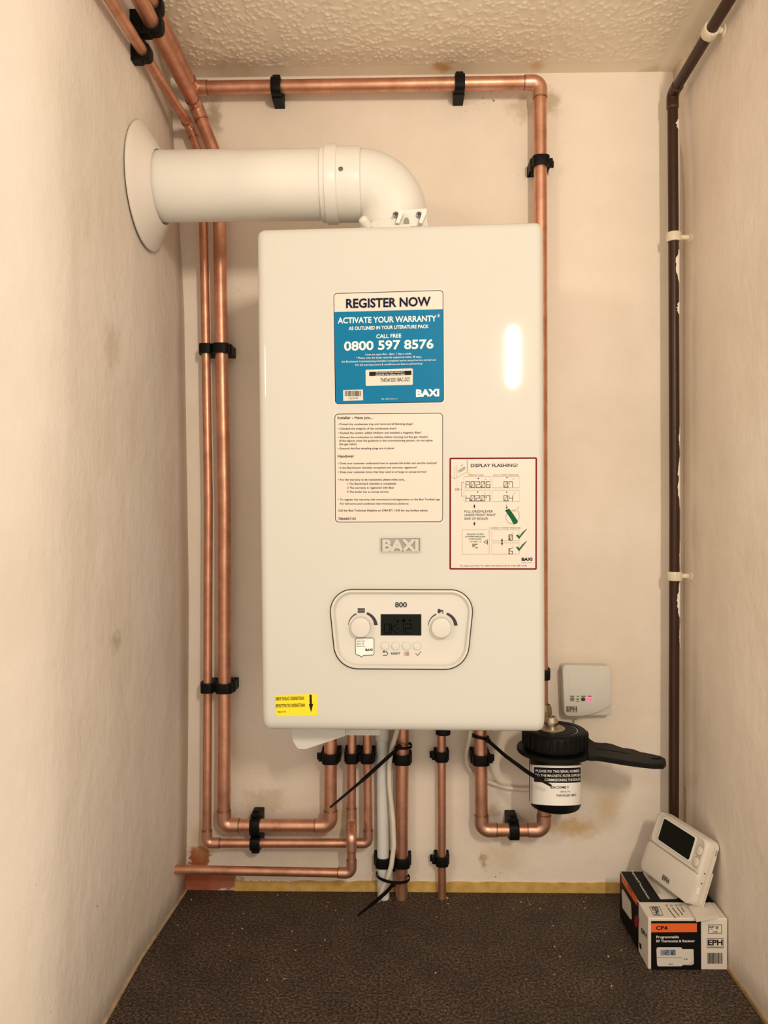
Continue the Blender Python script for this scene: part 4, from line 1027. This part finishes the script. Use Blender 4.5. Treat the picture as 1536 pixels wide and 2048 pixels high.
TX, TY, TZ = Vector((.282, -.959, .004)).normalized(), Vector((.899, .263, -.35)).normalized(), Vector((.335, .102, .937)).normalized()
TP = Vector((.4345, -.1381, .1316)); TW, TH, TD = .1258, .1000, .0225
th = thing('thermostat', Vector((.445, -.17, bh)), 'white room thermostat with blank screen tilted back on top of the box', 'thermostat')
def tp(u, v, h): return TP + TX * ((u - .5) * TW) + TZ * ((.5 - v) * TH) - TY * h
def trr(u0, v0, u1, v1, r, n=6):    # rounded rectangle in metres, returned as u,v
    q = rpoly([(u0 * TW, v0 * TH), (u1 * TW, v0 * TH), (u1 * TW, v1 * TH), (u0 * TW, v1 * TH)], r, n); return [(p.x / TW, p.y / TH) for p in q]
def tl(q, h): return [tp(u, v, h) for u, v in q]
G().loft([tl(trr(.012, .015, .988, .985, .009), -TD), tl(trr(.0, .0, 1.0, 1.0, .011), -TD + .0015), tl(trr(.0, .0, 1.0, 1.0, .011), -.0125)]).build('back_shell', THERM, th, True, 40)
G().loft([tl(trr(.004, .005, .996, .995, .011), -.0125), tl(trr(.004, .005, .996, .995, .011), -.0035), tl(trr(.012, .015, .988, .985, .010), -.001), tl(trr(.025, .03, .975, .97, .008), 0)]).build('front_shell', THERM, th, True, 40)
ident_ = lambda a, b: (a, b)
qa, qb, qc = trr(.045, .02, .975, .505, .010), trr(.055, .032, .965, .493, .009), trr(.085, .065, .935, .46, .006)
G().loft([tl(qa, -.0005), tl(qa, .0012), tl(qb, .0019), tl(qc, .0006)], False, True).build('bezel', THERM, th, True, 40)
G().loft([tl(trr(.165, .05, .805, .44, .004), .0008), tl(trr(.165, .05, .805, .44, .004), .0019)]).build('screen_surround', PRINTW, th)
G().loft([tl(trr(.182, .07, .788, .42, .003), .0010), tl(trr(.182, .07, .788, .42, .003), .0022)]).build('screen', SCREEN, th)
qa, qb = trr(.006, .522, .994, .992, .010), trr(.02, .53, .98, .975, .009)
G().loft([tl(qa, -.0005), tl(qa, .0010), tl(qb, .0018)], False, True).build('flap', THERM, th, True, 40)
Print(tp, ident_, .0015).line([(.008, .512), (.992, .514)], .006).build('gap_line', BTNGREY, th)
for v0 in (.135, .31):
    Print(tp, ident_, .0014).ring([(u, v) for u, v in trr(.850, v0 - .010, .956, v0 + .145, .005)], .010).build('button_gap', BADGE, th)
    G().loft([tl(trr(.858, v0, .948, v0 + .135, .0045), .0005), tl(trr(.858, v0, .948, v0 + .135, .0045), .0022), tl(trr(.87, v0 + .015, .936, v0 + .12, .004), .0032)]).build('button', THERM, th, True, 40)
ident = lambda a, b: (a, b)
Print(tp, ident, .0021).poly([(.448, .835), (.590, .840), (.590, .925), (.448, .920)]).build('badge', BADGE, th)
Print(tp, ident, .0023).T('EPH', .458, .582, .912, .917, .068, .012, up=(0, -.068)).build('lettering', INK, th)
for v0, dd in ((.10, -.017), (.10, -.0145), (.10, -.012)): pass
def tside(v, h0, h1, dv, name, m):
    a = [tp(1.0012, v, h0), tp(1.0012, v, h1), tp(1.0012, v + dv, h1), tp(1.0012, v + dv, h0)]
    obj(name, a, [(0, 1, 2, 3)], m, th)
for h0 in (-.0205, -.0178): tside(.10, h0, h0 + .0009, .09, 'vent_slot', INKGREY)
tside(.06, -.0129, -.0124, .88, 'seam_line', BADGE); tside(.47, -.0095, -.0075, .02, 'vent_slot', INKGREY); tside(.62, -.0095, -.0075, .02, 'vent_slot', INKGREY)
G().loft([[tp(.999, .70, -.009), tp(.999, .70, -.004), tp(.999, .80, -.004), tp(.999, .80, -.009)], [tp(1.006, .705, -.0085), tp(1.006, .705, -.0045), tp(1.006, .795, -.0045), tp(1.006, .795, -.0085)]]).build('side_button', PRINTW, th)
# stand: foot plate on the box and an upright behind the thermostat
z5 = Zm(1260, 1600, 6.982)
ft = [WZ(*z5(a, b), bh + .0042) for a, b in ((928, 1668), (1248, 1612), (1118, 1425), (815, 1478))]
G().prism(ft, (0, 0, -.0040)).build('stand_foot', THERM, th)
q = [tp(.30, .45, -TD), tp(1.0, .45, -TD), tp(1.0, 1.045, -TD), tp(.30, 1.045, -TD)]
G().prism(q, TY * .0018).build('stand_upright', THERM, th)

bpy.data.objects.remove(_to); bpy.data.curves.remove(_tc)
